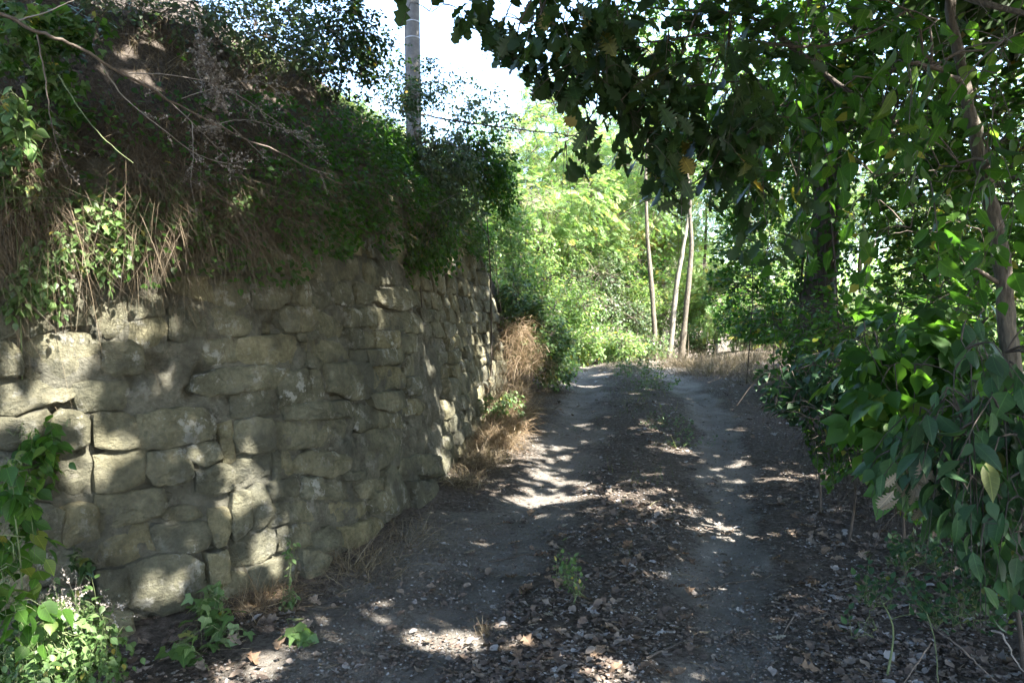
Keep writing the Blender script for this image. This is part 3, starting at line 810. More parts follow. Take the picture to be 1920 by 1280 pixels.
# ------------------------------------------------------------------ utility pole
def Hs(x, y): return float(H(np.array([x]), np.array([y]))[0])
px0, py0 = -1.74, 14.0; pz = Hs(px0, py0)
pole = thing("utility_pole", (px0, py0, pz), "grey-brown utility pole with thin metal bands standing on the bank", "pole")
P = np.array([[px0 - .01 * k, py0, pz - .3 + k * .9] for k in range(10)])[None]; R = np.linspace(.145, .112, 10)[None]
V, T = tubes(P, R, 20); a = Acc(); a.add(V, T); a.build("shaft", M_pole, pole, (px0, py0, pz), True)
for yb in (43, 73):
    z = at(780, yb, 14.0)[2]; k = (z - pz + .3) / .9; r = np.interp(k, range(10), R[0]) + .004; cx = px0 - .01 * k
    zz = np.array([z - .011, z - .009, z + .009, z + .011]); V, T = tubes(np.array([[cx, py0, q] for q in zz])[None], np.array([r - .004, r, r, r - .004])[None], 20)
    a = Acc(); a.add(V, T); a.build("metal_band", M_band, pole, (px0, py0, pz), True)
# thin dark tube along its left edge
P = np.array([[px0 - .13 - .01 * k, py0 - .02, pz - .2 + k * .9] for k in range(10)])[None]; V, T = tubes(P, np.full((1, 10), .014), 8)
a = Acc(); a.add(V, T); a.build("edge_tube", M_dark, pole, (px0, py0, pz), True)

# ------------------------------------------------------------------ trees of the right side
def base_at(px, py, d):
    p = at(px, py, d); p[2] = Hs(p[0], p[1]) - .05; return p
def bl(px, py, d, rx, ry=None, rz=None, w=1.0):
    p = at(px, py, d); return (p[0], p[1], p[2], rx, ry or rx, rz or rx, w)

# big ivy-clad oak at the bend
b = np.array([4.35, 11.0, Hs(4.35, 11.0) - .1])
woody("oak_tree", "massive dark trunk wrapped in ivy right of where the track bends", "tree", b,
      [b, (4.36, 11.0, 1.8), (4.45, 11.0, 3.2), (4.4, 11.1, 5.2), (4.2, 11.2, 8.2)], .27,
      [(4.3, 11, 8.0, 3.6, 3.4, 2.2), (1.9, 11.3, 8.6, 2.2, 2.4, 1.6), (2.7, 10.8, 6.3, 1.6, 1.9, 1.3), (6.2, 9.6, 6.2, 2.2, 2.5, 2.0), (5.4, 10.4, 4.3, 1.9, 1.4, 1.0), (3.5, 11, 4.6, 1.1, 1.2, .9), (.2, 12.2, 9.4, 2.2, 2.2, 1.3), (1.0, 12.0, 10.0, 1.5, 1.3, 1.5, 3.0), (1.9, 11.5, 11.6, 1.8, 1.5, 1.3, 2.5)],  # the last, heavier crown masses are out of view, added to shade the pole
      2600, 16, .11, OVATE_LO, M_leaf, 11, barkm=M_dark, cullf=framekeep, spray_len=.5, trunkk=14)
# ivy on its trunk
iv = thing("ivy", (b[0] - .2, b[1] - .2, b[2]), "ivy with small dark leaves climbing the massive trunk at the bend", "ivy"); ib = np.array(iv.location)
n = 2600; z = rng.uniform(0, 4.6, n) ** 1.0; a_ = rng.uniform(0, 2 * math.pi, n); rr = .30 + .16 * rng.random(n) + .07 * wob(z, a_, 0, 2)
pos = np.stack([b[0] + .02 * z + rr * np.cos(a_), b[1] + rr * np.sin(a_), b[2] + z], 1); out = np.stack([np.cos(a_), np.sin(a_), .3 + 0 * a_], 1)
V, T, A = place(IVY, pos, np.array([0, 0, -1.0]) + rng.normal(0, .5, (n, 3)), out + rng.normal(0, .4, (n, 3)), rng.uniform(.05, .1, n), np.clip(rng.normal(.35, .2, n), 0, .9))
ac = Acc(); ac.add(V, T, A); ac.build("foliage", M_leaf, iv, ib, kind="stuff")
S = np.linspace(0, 1, 12)
PP = []
for k in range(9):
    a0 = rng.uniform(0, 6.28); zz = S * rng.uniform(3, 4.5); aa = a0 + S * rng.uniform(-1.5, 1.5); PP.append(np.stack([b[0] + .02 * zz + .3 * np.cos(aa), b[1] + .3 * np.sin(aa), b[2] + zz], 1))
V, T = tubes(np.array(PP), np.full((9, 12), .018), 5); ac = Acc(); ac.add(V, T); ac.build("stem", M_dark, iv, ib, True)

# near leaning tree at the right edge
tp = [(1915, 860, 4.5), (1900, 740, 4.5), (1888, 610, 4.5), (1876, 470, 4.5), (1850, 350, 4.5), (1818, 200, 4.5), (1790, 60, 4.5), (1765, -100, 4.5), (1700, -330, 4.4)]
TP = [at(*t) for t in tp]; TP[0][2] = Hs(TP[0][0], TP[0][1]) - .05
near_tree = woody("leaning_tree", "slim bare-barked trunk leaning left at the right edge with large drooping leaves", "tree", TP[0], TP, .06,
      [bl(1700, 120, 4.2, .8, .6, .55), bl(1520, 90, 4.6, .8, .6, .45), bl(1850, 300, 4.0, .45, .4, .45, 1.5), bl(1640, 330, 4.8, .6, .5, .5), bl(1450, 250, 5.0, .45, .5, .5), bl(1880, 80, 3.8, .4, .4, .4), bl(1360, 120, 5, .5, .5, .5),
       bl(1740, 450, 5.2, .4, .5, .35), (2.3, 3.8, 4.6, 1.4, 1.6, .8), (1.4, 3.6, 4.9, 1.2, 1.3, .6)],
      540, 7, .11, OVATE, M_leaf, 21, spray_len=.4, cullf=framekeep, nobj=290, objmats=M_leafo, objtpl=[OVATE, NARROW, BENT, OAK2, OVATE], size_var=.45, droop=.6, twigr=.005, upb=.8)
for nm, mt, pts, r in (("bough", M_twig, [(1420, 78, 4.5), (1500, 88, 4.5), (1570, 82, 4.5), (1640, 58, 4.5), (1700, 20, 4.5)], .010),
                       ("bough", M_bark, [(1775, -20, 4.4), (1840, 5, 4.2), (1960, 35, 4.0)], .022),
                       ("bough", M_twig, [(1870, 530, 4.5), (1840, 510, 4.35), (1815, 498, 4.2)], .014),
                       ("bough", M_dark, [(1850, 330, 4.5), (1890, 330, 4.3), (1960, 350, 4.1)], .014),
                       ("bough", M_dark, [(1450, 60, 4.9), (1500, 100, 4.9), (1560, 150, 4.9), (1620, 190, 4.7)], .022)):
    Q = catmull(np.array([at(*p) for p in pts]), 6); V, T = tubes(Q[None], np.linspace(r, r * .6, len(Q))[None], 8)
    ac = Acc(); ac.add(V, T); ac.build(nm, mt, near_tree, TP[0], True)

# oak whose dark lobed leaves hang in from the top
ob = np.array([3.4, .6, Hs(3.4, .6) - .05])
oak2 = woody("overhanging_oak", "oak branches with dark lobed leaves hanging into view at the top centre", "tree", ob,
      [ob, (3.35, .7, 1.8), (3.2, .9, 3.4), (2.7, 1.5, 4.8), (1.6, 2.8, 5.2), (.9, 3.6, 4.6)], .16,
      [bl(1010, 45, 4.0, .42, .4, .24, 1.6), bl(1150, 100, 4.1, .38, .4, .35, 1.6), bl(1215, 270, 4.2, .22, .25, .26, 1.6), bl(860, -20, 4.0, .3, .3, .18, 1.4), bl(1100, 255, 4.15, .16, .2, .22, 2), bl(1270, 385, 4.2, .22, .2, .07, 3), bl(1320, 150, 4.3, .4, .35, .45, 1.2),
       bl(1430, 330, 4.5, .3, .3, .3, 1.0), (.4, 4.1, 3.75, 1.0, .7, .3, .8), (1.5, 3.2, 4.4, 1.3, 1.1, .6, .7)],
      520, 8, .12, OAK_LO, M_oak, 31, spray_len=.24, cullf=framekeep, nobj=298, objmats=M_oako, objtpl=[OAK, OAK2, OAK], droop=.5, twigr=.004, upb=.6, clump=.1, yellow=.01)
for pts, r in (([(1200, 14, 4.3), (1290, 20, 4.3), (1390, 28, 4.4), (1470, 60, 4.4)], .012), ([(1110, 90, 4.2), (1250, 75, 4.3), (1330, 62, 4.3)], .008), ([(1180, 175, 4.2), (1300, 160, 4.3), (1420, 150, 4.4)], .006),
               ([(1160, 405, 4.2), (1215, 375, 4.2), (1290, 350, 4.3), (1350, 300, 4.4), (1440, 210, 4.5)], .007)):
    Q = catmull(np.array([at(*p) for p in pts]), 6); Q = Q if pts[0][0] > 1190 and pts[0][1] < 20 else Q; V, T = tubes(Q[None], np.linspace(r * .25, r, len(Q))[None], 6)
    ac = Acc(); ac.add(V, T); ac.build("bough", M_dark, oak2, ob, True)

# crowns that arch over the track above and beside the frame and cast the shade
def canopy(lab, base, top, blobs, n, seed, name="canopy_tree", size=.19, cull=True):
    base = np.array([base[0], base[1], Hs(*base) - .05]); top = np.array(top, float)
    mid = base * .5 + top * .5 + np.array([.15, .1, 0])
    woody(name, lab, "tree", base, [base, mid, top], .15, blobs, n, 16, size, OVATE_LO, M_oak, seed, spray_len=.6, cullf=framekeep if cull else None, twigr=.008, clump=.25)
canopy("oak standing behind the camera with its crown arching over the track", (4.6, -.6), (3.2, .8, 5.2),
       [(1.6, 2.0, 6.8, 2.6, 2.4, 1.3), (2.7, .6, 5.6, 2.4, 2.2, 1.2), (.2, 3.4, 7.4, 2.0, 1.8, 1.0), (2.1, 4.4, 6.6, 2.0, 1.8, 1.1), (4.4, 1.2, 5.0, 1.8, 1.8, 1.1), (-.6, 1.6, 6.6, 1.6, 1.8, 1.0), (1.0, -.5, 5.4, 2, 1.6, 1.2)], 1900, 41)
canopy("oak beside the track right of the camera with a spreading crown", (6.4, 4.2), (5.6, 4.8, 5.0),
       [(5.6, 3.2, 5.2, 2.3, 2.4, 1.4), (3.3, 6.6, 6.5, 2.2, 2.0, 1.2), (1.2, 6.9, 7.6, 2.0, 1.9, 1.1), (5.4, 6.6, 5.6, 2.2, 2.0, 1.4), (7.2, 1.2, 5.0, 1.8, 2.0, 1.4), (2.0, 9.0, 7.8, 2, 1.8, 1.2), (-.5, 6.0, 8.3, 1.6, 1.8, .9), (-1.2, 8.4, 8.6, 1.8, 1.8, .9), (-1.6, 3.8, 7.6, 1.5, 1.6, .9)], 1900, 42)
canopy("tall tree in the wood right of the track", (8.6, 8.4), (8.2, 8.2, 6.5), [(8.0, 7.6, 6.4, 2.4, 2.6, 2.2), (7.6, 10.5, 6.4, 2.2, 2.2, 2.0), (7.0, 5.0, 3.6, 1.2, 1.6, 1.4)], 650, 43)

canopy("unseen tree added above the near end of the wall to block sky light", (-5.2, 4.2), (-4.0, 4.4, 6.5), [(-3.6, 4.6, 7.2, 2.4, 2.4, 1.2), (-5.0, 2.5, 6.5, 2.2, 2.2, 1.4), (-3.4, 1.2, 6.4, 2, 2, 1.2)], 500, 44)  # out-of-view crown added to cut the sky light over the wall
canopy("unseen tree added behind the camera to darken the shade", (.8, -6.0), (.6, -5.6, 5.0), [(.5, -4.6, 5.8, 3.4, 2.2, 2.4), (-2.6, -3.4, 5.6, 2.2, 2.2, 2.0), (3.8, -4.6, 5.0, 2.4, 2.2, 2.6)], 700, 45, size=.24)  # never in view, put in only to hold back sky light
canopy("unseen tree added right of and behind the camera to darken the shade", (8.0, -1.5), (7.6, -1.4, 5.0), [(7.2, -1.0, 4.6, 2.4, 2.6, 2.6), (8.6, 2.4, 4.4, 2.0, 2.6, 2.6)], 500, 46, size=.24)  # another unseen crown added to keep sky light off the track

# understorey right of the track
def shrub(name, lab, px, py, d, blobs, n, per, size, tpl, mat, seed, **kw):
    b = base_at(px, py, d); c = np.array(blobs[0][:3]); kw.setdefault('cullf', framekeep)
    tr = kw.pop('tr', .012); kw.setdefault('barkm', M_dark)
    return woody(name, lab, kw.pop('cat', 'shrub'), b, [b, b * .5 + c * .5 + np.array([.05, 0, .05]), c], tr, blobs, n, per, size, tpl, mat, seed, barkname='stem', **kw)
shrub("hazel_bush", "airy bush with small bright leaves left of the ivy-clad trunk", 1400, 640, 12.5, [bl(1410, 420, 12, .8, .8, 1.0), bl(1380, 540, 12, .55, .7, .6), bl(1440, 280, 12, .7, .8, .9), bl(1370, 330, 12.5, .5, .6, .7)], 520, 14, .075, OVATE_LO, M_leaf, 51, twigm=M_dark)
shrub("hazel_bush", "bush with dense small leaves right of the ivy-clad trunk", 1640, 640, 10.5, [bl(1740, 400, 10, .75, .8, 1.1), bl(1740, 560, 9.6, .7, .7, .6), bl(1800, 420, 10, .9, .8, 1.0), bl(1640, 210, 10.5, .8, .8, .5)], 520, 14, .085, OVATE_LO, M_leaf, 52, twigm=M_dark)
shrub("thicket_bush", "dark thicket bush filling the space behind the leaning trunk", 1880, 700, 8, [bl(1880, 520, 7.6, .7, .7, .8), bl(1760, 640, 7.4, .8, .6, .45), bl(1900, 300, 8, .8, .8, .8), bl(1700, 200, 8.4, .9, .8, .8), bl(1880, 700, 7, .6, .5, .5)], 420, 13, .1, OVATE_LO, M_leaf, 53, twigm=M_dark)
shrub("thicket_bush", "low tangle of twigs and dull leaves beyond the right wheel track", 1560, 790, 8.2, [bl(1560, 640, 8.0, .55, .5, .3), bl(1640, 720, 7.4, .6, .5, .35), bl(1500, 600, 9, .5, .5, .35), bl(1760, 780, 6.2, .7, .5, .4)], 300, 12, .075, OVATE_LO, M_leaf, 54, twigm=M_dark)
shrub("thicket_bush", "green bush behind the dry grass right of the slim trunks", 1380, 620, 16.5, [bl(1370, 600, 16.5, .6, .7, .4), bl(1440, 580, 16, .8, .7, .6), bl(1330, 605, 17, .5, .5, .25)], 260, 12, .08, OVATE_LO, M_leaf, 58, twigm=M_dark)
shrub("thicket_bush", "leafy bush crowding the foot of the ivy-clad trunk", 1450, 650, 12.6, [bl(1440, 600, 12.8, .5, .5, .35), bl(1500, 610, 12, .5, .4, .35), bl(1560, 600, 10, .35, .3, .2)], 240, 12, .07, OVATE_LO, M_leaf, 59, twigm=M_dark)
shrub("hazel_bush", "high leafy boughs in front of the upper ivy-clad trunk", 1580, 660, 9.5, [bl(1530, 150, 9, .7, .6, .6), bl(1480, 230, 9.2, .45, .5, .4), bl(1600, 60, 9, .7, .6, .5)], 300, 12, .085, OVATE_LO, M_leaf, 60, twigm=M_dark)
shrub("thicket_bush", "shadowed undergrowth of twigs and small leaves under the roadside bush", 1590, 930, 5.3, [bl(1590, 850, 5.2, .3, .25, .16), bl(1660, 900, 4.8, .25, .25, .16), bl(1530, 820, 5.6, .2, .25, .12), bl(1720, 960, 4.3, .2, .2, .12), bl(1650, 830, 5.2, .25, .25, .15)], 260, 9, .05, OVATE_LO, M_leaf, 61, twigm=M_dark, spray_len=.25, twigr=.004, droop=.5)
shrub("roadside_bush", "low bush with small oval leaves leaning over the right edge of the track", 1540, 910, 5.9, [bl(1500, 715, 6.0, .30, .3, .18), bl(1600, 690, 5.8, .4, .35, .25), bl(1560, 780, 5.7, .3, .3, .2), bl(1450, 700, 6.1, .16, .2, .1), bl(1660, 780, 5.4, .35, .3, .3)], 150, 11, .075, OVATE, M_blue, 55, nobj=200, objmats=M_blueo, spray_len=.3, twigm=M_twig, yellow=.01)
shrub("broad_leaved_sapling", "sapling with big smooth blue-green leaves filling the lower right edge", 1930, 1010, 3.3, [bl(1800, 780, 3.2, .22, .25, .2), bl(1885, 660, 3.2, .22, .25, .25), bl(1720, 860, 3.25, .15, .2, .12), bl(1850, 900, 3.0, .2, .2, .18), bl(1900, 1010, 2.9, .15, .15, .15), bl(1870, 780, 3.1, .22, .2, .2)], 78, 7, .105, OVATE, M_blue, 56, nobj=260, objmats=M_blueo, objtpl=[OVATE, NARROW, BENT, NARROW], size_var=.45, spray_len=.3, droop=.7, twigm=M_dark, yellow=.01, upb=.9, sun=True, clump=.1)
shrub("broad_leaved_sapling", "sapling with long pointed leaflets glowing green in mid height at the right", 1700, 900, 4.6, [bl(1640, 620, 4.4, .28, .25, .12), bl(1700, 700, 4.3, .3, .3, .16), bl(1780, 600, 4.6, .3, .3, .2)], 44, 5, .3, WALNUT, M_leaf, 57, spray_len=.25, twigm=M_dark, yellow=.01, droop=.4)
# bunch of dead leaves caught under it
db = thing("dead_leaf_bunch", at(1760, 890, 3.35), "pale dried oak leaves caught hanging under the broad leaves", "leaf bunch")
dbp = np.array(db.location); m1 = mesh_np("leaf", *OAK, None, False); m1.materials.append(M_pale)
for k in range(34):
    c = at(1745 + rng.normal(0, 38), 890 + rng.normal(0, 24), 3.3 + rng.normal(0, .08)); Xa, Ya, Za = frames(np.array([[rng.normal(0, .5), rng.normal(0, .3), -1]]), np.array([[rng.normal(0, .6), -1, rng.normal(0, .4)]]))
    s = rng.uniform(.07, .11); M = np.eye(4); M[:3, 0] = Xa[0] * s; M[:3, 1] = Ya[0] * s; M[:3, 2] = Za[0] * s; M[:3, 3] = c - dbp
    o = bpy.data.objects.new("leaf", m1); C.objects.link(o); o.parent = db; o.matrix_basis = Matrix(M.tolist())
Q = np.array([at(1700, 850, 3.4), at(1760, 870, 3.35), at(1840, 900, 3.3), at(1920, 980, 3.2)]); Q = catmull(Q, 5); V, T = tubes(Q[None], np.full((1, len(Q)), .006), 5); ac = Acc(); ac.add(V, T); ac.build("twig", M_twig, db, dbp, True)

# ------------------------------------------------------------------ sunlit valley side beyond the bend
def far_tree(lab, px, py, d, r, n, seed, mat=None, tpl=PINN, size=.2, trunkpx=None, group=None, rz=None, bark=None, name="robinia_tree", tr=.09):
    c = at(px, py, d); bx, by = (c[0], c[1]) if trunkpx is None else at(trunkpx, 600, d)[:2]
    b = np.array([bx, by, Hs(bx, by) - .1]); rg_ = np.random.default_rng(seed); rz = rz or r
    blobs = [(c[0], c[1], c[2], r * .8, r * .8, rz * .7)] + [(c[0] + rg_.normal(0, r * .55), c[1] + rg_.normal(0, r * .5), c[2] + rg_.normal(0, rz * .5), r * .5, r * .5, rz * .42) for _ in range(4)]
    woody(name, lab, "tree", b, [b, b * .5 + c * .5 + np.array([rg_.normal(0, .15), 0, 0]), c + np.array([0, 0, rz * .3])], tr, blobs, n, 7, size, tpl, mat or M_rob, seed, spray_len=.5, sun=False, twigr=.008, barkm=bark or M_bark, group=group, droop=.45, clump=.7, yellow=.04, cullf=None)
FT = [(1150, 290, 31, 2.4, "tall bright tree between the hanging oak leaves and the thin straight trunk", M_rob), (1215, 400, 33, 2.4, "tall tree behind the yellowing robinia", M_rob), (1285, 500, 32, 2.2, "tree filling the gap between the slim trunks", M_rob), (1060, 350, 29, 2.0, "pale robinia behind the middle of the slope", M_rob),
      (955, 290, 21, 1.7, "feathery robinia whose crown rises just right of the wall top", M_rob), (1040, 255, 25, 2.0, "tall pale robinia against the sky left of the hanging oak leaves", M_rob), (1120, 330, 23, 1.9, "feathery robinia behind the tips of the hanging oak leaves", M_rob),
      (1000, 400, 19, 1.2, "light green robinia low on the slope beside the wall end", M_rob), (1085, 440, 21, 1.3, "round-crowned robinia in the middle of the slope", M_rob), (1165, 410, 27, 1.8, "yellowing robinia left of the thin straight trunk", M_yel),
      (1240, 300, 29, 2.4, "bright tree behind the thin straight trunk", M_rob), (1245, 470, 30, 2.0, "pale tree low between the thin straight trunks", M_rob), (1325, 400, 27, 1.9, "bright tree right of the pair of pale trunks", M_rob),
      (1400, 300, 24, 2.6, "sunlit tree seen through gaps left of the ivy-clad trunk", M_rob), (1500, 420, 21, 2.2, "sunlit tree seen through gaps above the ivy-clad trunk foot", M_rob), (1640, 330, 22, 2.8, "sunlit tree seen through gaps right of the ivy-clad trunk", M_rob),
      (1780, 430, 20, 2.4, "sunlit tree glimpsed left of the leaning trunk", M_rob), (1890, 250, 22, 3.0, "sunlit tree glimpsed behind the top of the leaning trunk", M_rob), (1340, 540, 24, 1.4, "low bright tree above the dry grass bank", M_rob),
      (1700, 580, 16, 1.3, "low sunlit tree glimpsed under the broad canopy", M_rob), (1870, 600, 15, 1.5, "low sunlit tree glimpsed right of the leaning trunk foot", M_rob), (1560, 180, 26, 3.0, "high sunlit tree glimpsed through the upper leaves", M_rob), (1460, 570, 19, 1.2, "low sunlit tree left of the ivy-clad trunk foot", M_rob)]
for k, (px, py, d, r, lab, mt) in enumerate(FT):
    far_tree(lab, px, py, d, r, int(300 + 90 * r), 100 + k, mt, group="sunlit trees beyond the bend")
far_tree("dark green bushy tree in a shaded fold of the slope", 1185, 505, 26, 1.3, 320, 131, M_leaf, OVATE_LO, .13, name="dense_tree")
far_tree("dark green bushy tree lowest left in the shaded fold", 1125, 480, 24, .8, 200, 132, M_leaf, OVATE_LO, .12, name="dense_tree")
# slim trunks
for lab, pts, d, r, bm in (("thin straight dark-flecked trunk rising from the track crest", [(1232, 640), (1222, 540), (1213, 430), (1211, 320), (1218, 200)], 19, .068, M_bark),
                           ("left of the two pale trunks at the bend, leaning right", [(1255, 625), (1268, 540), (1280, 470), (1292, 390), (1300, 250)], 21, .082, M_palebark),
                           ("right of the two pale trunks at the bend, upright", [(1277, 630), (1290, 540), (1296, 470), (1293, 380), (1285, 240)], 20, .085, M_bark)):
    Q = [at(x, y, d) for x, y in pts]; Q[0][2] = Hs(Q[0][0], Q[0][1]) - .1
    woody("slim_tree", lab, "tree", Q[0], Q, r, [(Q[-1][0], Q[-1][1], Q[-1][2] + 1.0, 1.5, 1.3, 1.2), (Q[-1][0] + .4, Q[-1][1], Q[-1][2] - .9, .8, .7, .4)], 170, 6, .2, PINN, M_rob, 140 + len(lab), sun=False, barkm=bm, group="slim trunks at the bend", trunkk=10, spray_len=.5)
# slope cover
def slope_bush(lab, px, py, d, rx, rz, n, size, tpl, mat, seed, name="slope_bush", **kw):
    c = at(px, py, d); g = Hs(c[0], c[1]); b = np.array([c[0], c[1], g - .05]); c[2] = max(c[2], g + rz * .4)
    woody(name, lab, "shrub", b, [b, (b + c) / 2, c], .03, [(c[0], c[1], c[2], rx, rx, rz), (c[0] + rx * .5, c[1] - .2, c[2] - rz * .2, rx * .6, rx * .6, rz * .6), (c[0] - rx * .5, c[1] - .1, c[2] + rz * .1, rx * .6, rx * .6, rz * .6)], n, 9, size, tpl, mat, seed,
          sun=kw.pop('sun', False), barkname='stem', cullf=None, spray_len=.3, **kw)
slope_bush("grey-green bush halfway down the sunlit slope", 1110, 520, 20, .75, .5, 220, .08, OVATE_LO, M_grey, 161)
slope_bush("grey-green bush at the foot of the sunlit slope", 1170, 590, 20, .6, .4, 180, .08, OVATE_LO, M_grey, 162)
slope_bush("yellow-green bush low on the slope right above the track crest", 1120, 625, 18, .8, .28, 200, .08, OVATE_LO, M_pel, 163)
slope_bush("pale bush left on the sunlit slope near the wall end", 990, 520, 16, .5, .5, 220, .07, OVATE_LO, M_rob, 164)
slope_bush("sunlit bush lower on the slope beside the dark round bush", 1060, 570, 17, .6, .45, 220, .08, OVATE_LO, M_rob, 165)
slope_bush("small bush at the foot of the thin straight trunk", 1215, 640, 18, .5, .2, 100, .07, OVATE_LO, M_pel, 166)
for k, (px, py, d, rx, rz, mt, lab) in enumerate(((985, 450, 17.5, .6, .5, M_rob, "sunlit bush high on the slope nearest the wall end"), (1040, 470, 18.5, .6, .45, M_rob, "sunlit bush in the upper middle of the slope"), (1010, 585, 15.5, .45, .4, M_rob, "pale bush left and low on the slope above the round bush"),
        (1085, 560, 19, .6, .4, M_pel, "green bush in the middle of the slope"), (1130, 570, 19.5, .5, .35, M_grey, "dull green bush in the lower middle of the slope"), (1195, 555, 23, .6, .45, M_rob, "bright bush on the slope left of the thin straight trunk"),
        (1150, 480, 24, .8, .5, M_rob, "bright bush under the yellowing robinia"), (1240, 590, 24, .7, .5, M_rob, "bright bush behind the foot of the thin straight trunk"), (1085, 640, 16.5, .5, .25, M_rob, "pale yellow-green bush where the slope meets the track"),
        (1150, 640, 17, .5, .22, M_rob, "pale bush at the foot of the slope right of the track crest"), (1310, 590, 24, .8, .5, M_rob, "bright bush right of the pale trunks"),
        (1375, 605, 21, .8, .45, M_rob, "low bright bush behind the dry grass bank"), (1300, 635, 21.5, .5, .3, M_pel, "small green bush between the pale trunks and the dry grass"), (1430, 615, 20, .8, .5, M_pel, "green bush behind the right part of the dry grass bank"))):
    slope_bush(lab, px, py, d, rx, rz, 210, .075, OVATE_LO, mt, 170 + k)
n = 60000; x = rng.uniform(-5, 6.5, n); y = rng.uniform(12.5, 33, n); dd = sdist(x, y); k = (dd > -.3) & (dd < 9); x, y = x[k], y[k]
z = H(x, y); pos = np.stack([x, y, z + rng.random(len(x)) ** 1.5 * .45], 1); n = len(x)
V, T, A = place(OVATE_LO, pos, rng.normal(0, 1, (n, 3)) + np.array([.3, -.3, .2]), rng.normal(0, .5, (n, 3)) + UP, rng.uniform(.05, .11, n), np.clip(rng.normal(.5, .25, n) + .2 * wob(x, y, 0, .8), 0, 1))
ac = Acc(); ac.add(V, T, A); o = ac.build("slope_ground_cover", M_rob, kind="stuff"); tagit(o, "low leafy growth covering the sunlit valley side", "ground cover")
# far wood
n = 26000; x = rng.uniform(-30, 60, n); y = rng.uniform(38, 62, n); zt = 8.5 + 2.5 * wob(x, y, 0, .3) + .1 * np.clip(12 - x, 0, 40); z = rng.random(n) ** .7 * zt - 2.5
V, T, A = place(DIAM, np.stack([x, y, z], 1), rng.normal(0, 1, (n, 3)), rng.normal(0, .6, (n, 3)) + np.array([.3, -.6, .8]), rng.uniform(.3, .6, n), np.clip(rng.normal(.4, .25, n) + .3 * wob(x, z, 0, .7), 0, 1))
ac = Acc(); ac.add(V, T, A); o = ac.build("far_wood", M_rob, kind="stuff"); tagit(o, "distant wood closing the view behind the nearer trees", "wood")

# ------------------------------------------------------------------ plants on and above the wall
def wallp(s_frac_px, py): return hit_wall(s_frac_px, py)
shrub("bank_shrub", "dark small-leaved shrub on the bank top left of the utility pole", 620, 200, 8.0, [bl(640, 100, 7.8, .45, .5, .5), bl(590, 40, 8, .5, .5, .55), bl(680, 60, 8, .12, .3, .4, 2), bl(560, 130, 7.4, .35, .4, .35)], 420, 13, .05, OVATE_LO, M_oak, 201, cullf=None, spray_len=.2, sun=True, twigr=.003)
shrub("bank_shrub", "blue-green weedy shrub on the bank top near the middle of the wall", 480, 100, 6.6, [bl(450, 30, 6.2, .5, .4, .3), bl(520, 60, 6.6, .4, .4, .3), bl(380, 20, 5.6, .3, .3, .2)], 240, 12, .04, OVATE_LO, M_grey, 202, cullf=None, spray_len=.2, twigr=.003)
shrub("bank_shrub", "dull grey-green weedy shrub high on the bank behind the dead plumes", 300, 140, 5.6, [bl(270, 30, 5.5, .4, .3, .22), bl(180, 10, 5.2, .3, .3, .2), bl(330, 100, 5.6, .25, .25, .18)], 190, 10, .04, OVATE_LO, M_grey, 210, cullf=None, spray_len=.2, twigr=.003, clump=.8)
shrub("bank_shrub", "thin shrub with tiny leaves around the foot of the utility pole", 790, 210, 12.6, [bl(815, 150, 12.6, .32, .3, .35), bl(750, 150, 12.4, .35, .3, .35), bl(730, 110, 12.6, .15, .3, .4), bl(785, 175, 12.2, .3, .3, .22, 3)], 210, 11, .055, OVATE_LO, M_oak, 203, cullf=None, spray_len=.3, twigr=.003, clump=.9)
shrub("bank_shrub", "sparse upright weeds on the bank crest right of the pole", 900, 230, 12.4, [bl(865, 205, 12.3, .3, .3, .12), bl(905, 190, 12.2, .25, .3, .22), bl(940, 215, 12, .2, .3, .15)], 90, 9, .06, OVATE_LO, M_grey, 204, cullf=None, spray_len=.3, twigr=.003)
shrub("feathery_shrub", "feathery dark green shrub spilling over the wall top below the pole", 780, 330, 8.3, [bl(770, 330, 7.7, .38, .3, .3), bl(820, 280, 8.2, .4, .35, .25), bl(740, 270, 8.0, .4, .35, .25), bl(800, 400, 7.5, .25, .22, .3), bl(860, 350, 8.4, .22, .25, .35)], 520, 13, .045, OVATE_LO, M_grey, 205, cullf=None, spray_len=.2, droop=.5, twigr=.003)
shrub("trailing_shrub", "dark leafy plant hanging low over the wall face near its far end", 790, 430, 7.3, [bl(780, 455, 6.9, .22, .15, .2), bl(825, 440, 7.2, .16, .15, .26), bl(740, 420, 7.0, .25, .18, .18), bl(690, 450, 6.6, .1, .1, .08)], 260, 12, .045, OVATE_LO, M_leaf, 206, cullf=None, spray_len=.18, droop=.8, twigr=.002)
shrub("bank_shrub", "tangled shrub capping the far end of the wall", 920, 330, 10.2, [bl(905, 300, 9.8, .35, .4, .3), bl(935, 340, 10.3, .2, .3, .4), bl(870, 265, 9.6, .3, .3, .2), bl(905, 350, 9.6, .14, .2, .2)], 420, 12, .05, OVATE_LO, M_leaf, 207, cullf=None, spray_len=.2, droop=.4, twigr=.003)
shrub("round_bush", "dark green round bush at the track edge beyond the wall end", 1020, 720, 11.9, [bl(1015, 640, 11.8, .36, .4, .42), bl(1040, 690, 11.7, .2, .3, .25), bl(985, 600, 12, .3, .4, .35), bl(965, 550, 12.2, .22, .3, .3)], 620, 13, .055, OVATE_LO, M_pel, 208, cullf=None, spray_len=.2, sun=False, twigr=.003)
shrub("bank_shrub", "sunlit leafy shrub on the bank behind the wall end", 960, 470, 13.5, [bl(955, 430, 13.5, .3, .4, .4), bl(975, 500, 13.4, .25, .4, .3), bl(930, 350, 13.5, .3, .4, .35)], 260, 12, .065, OVATE_LO, M_rob, 209, cullf=None, spray_len=.25, sun=False, twigr=.003)

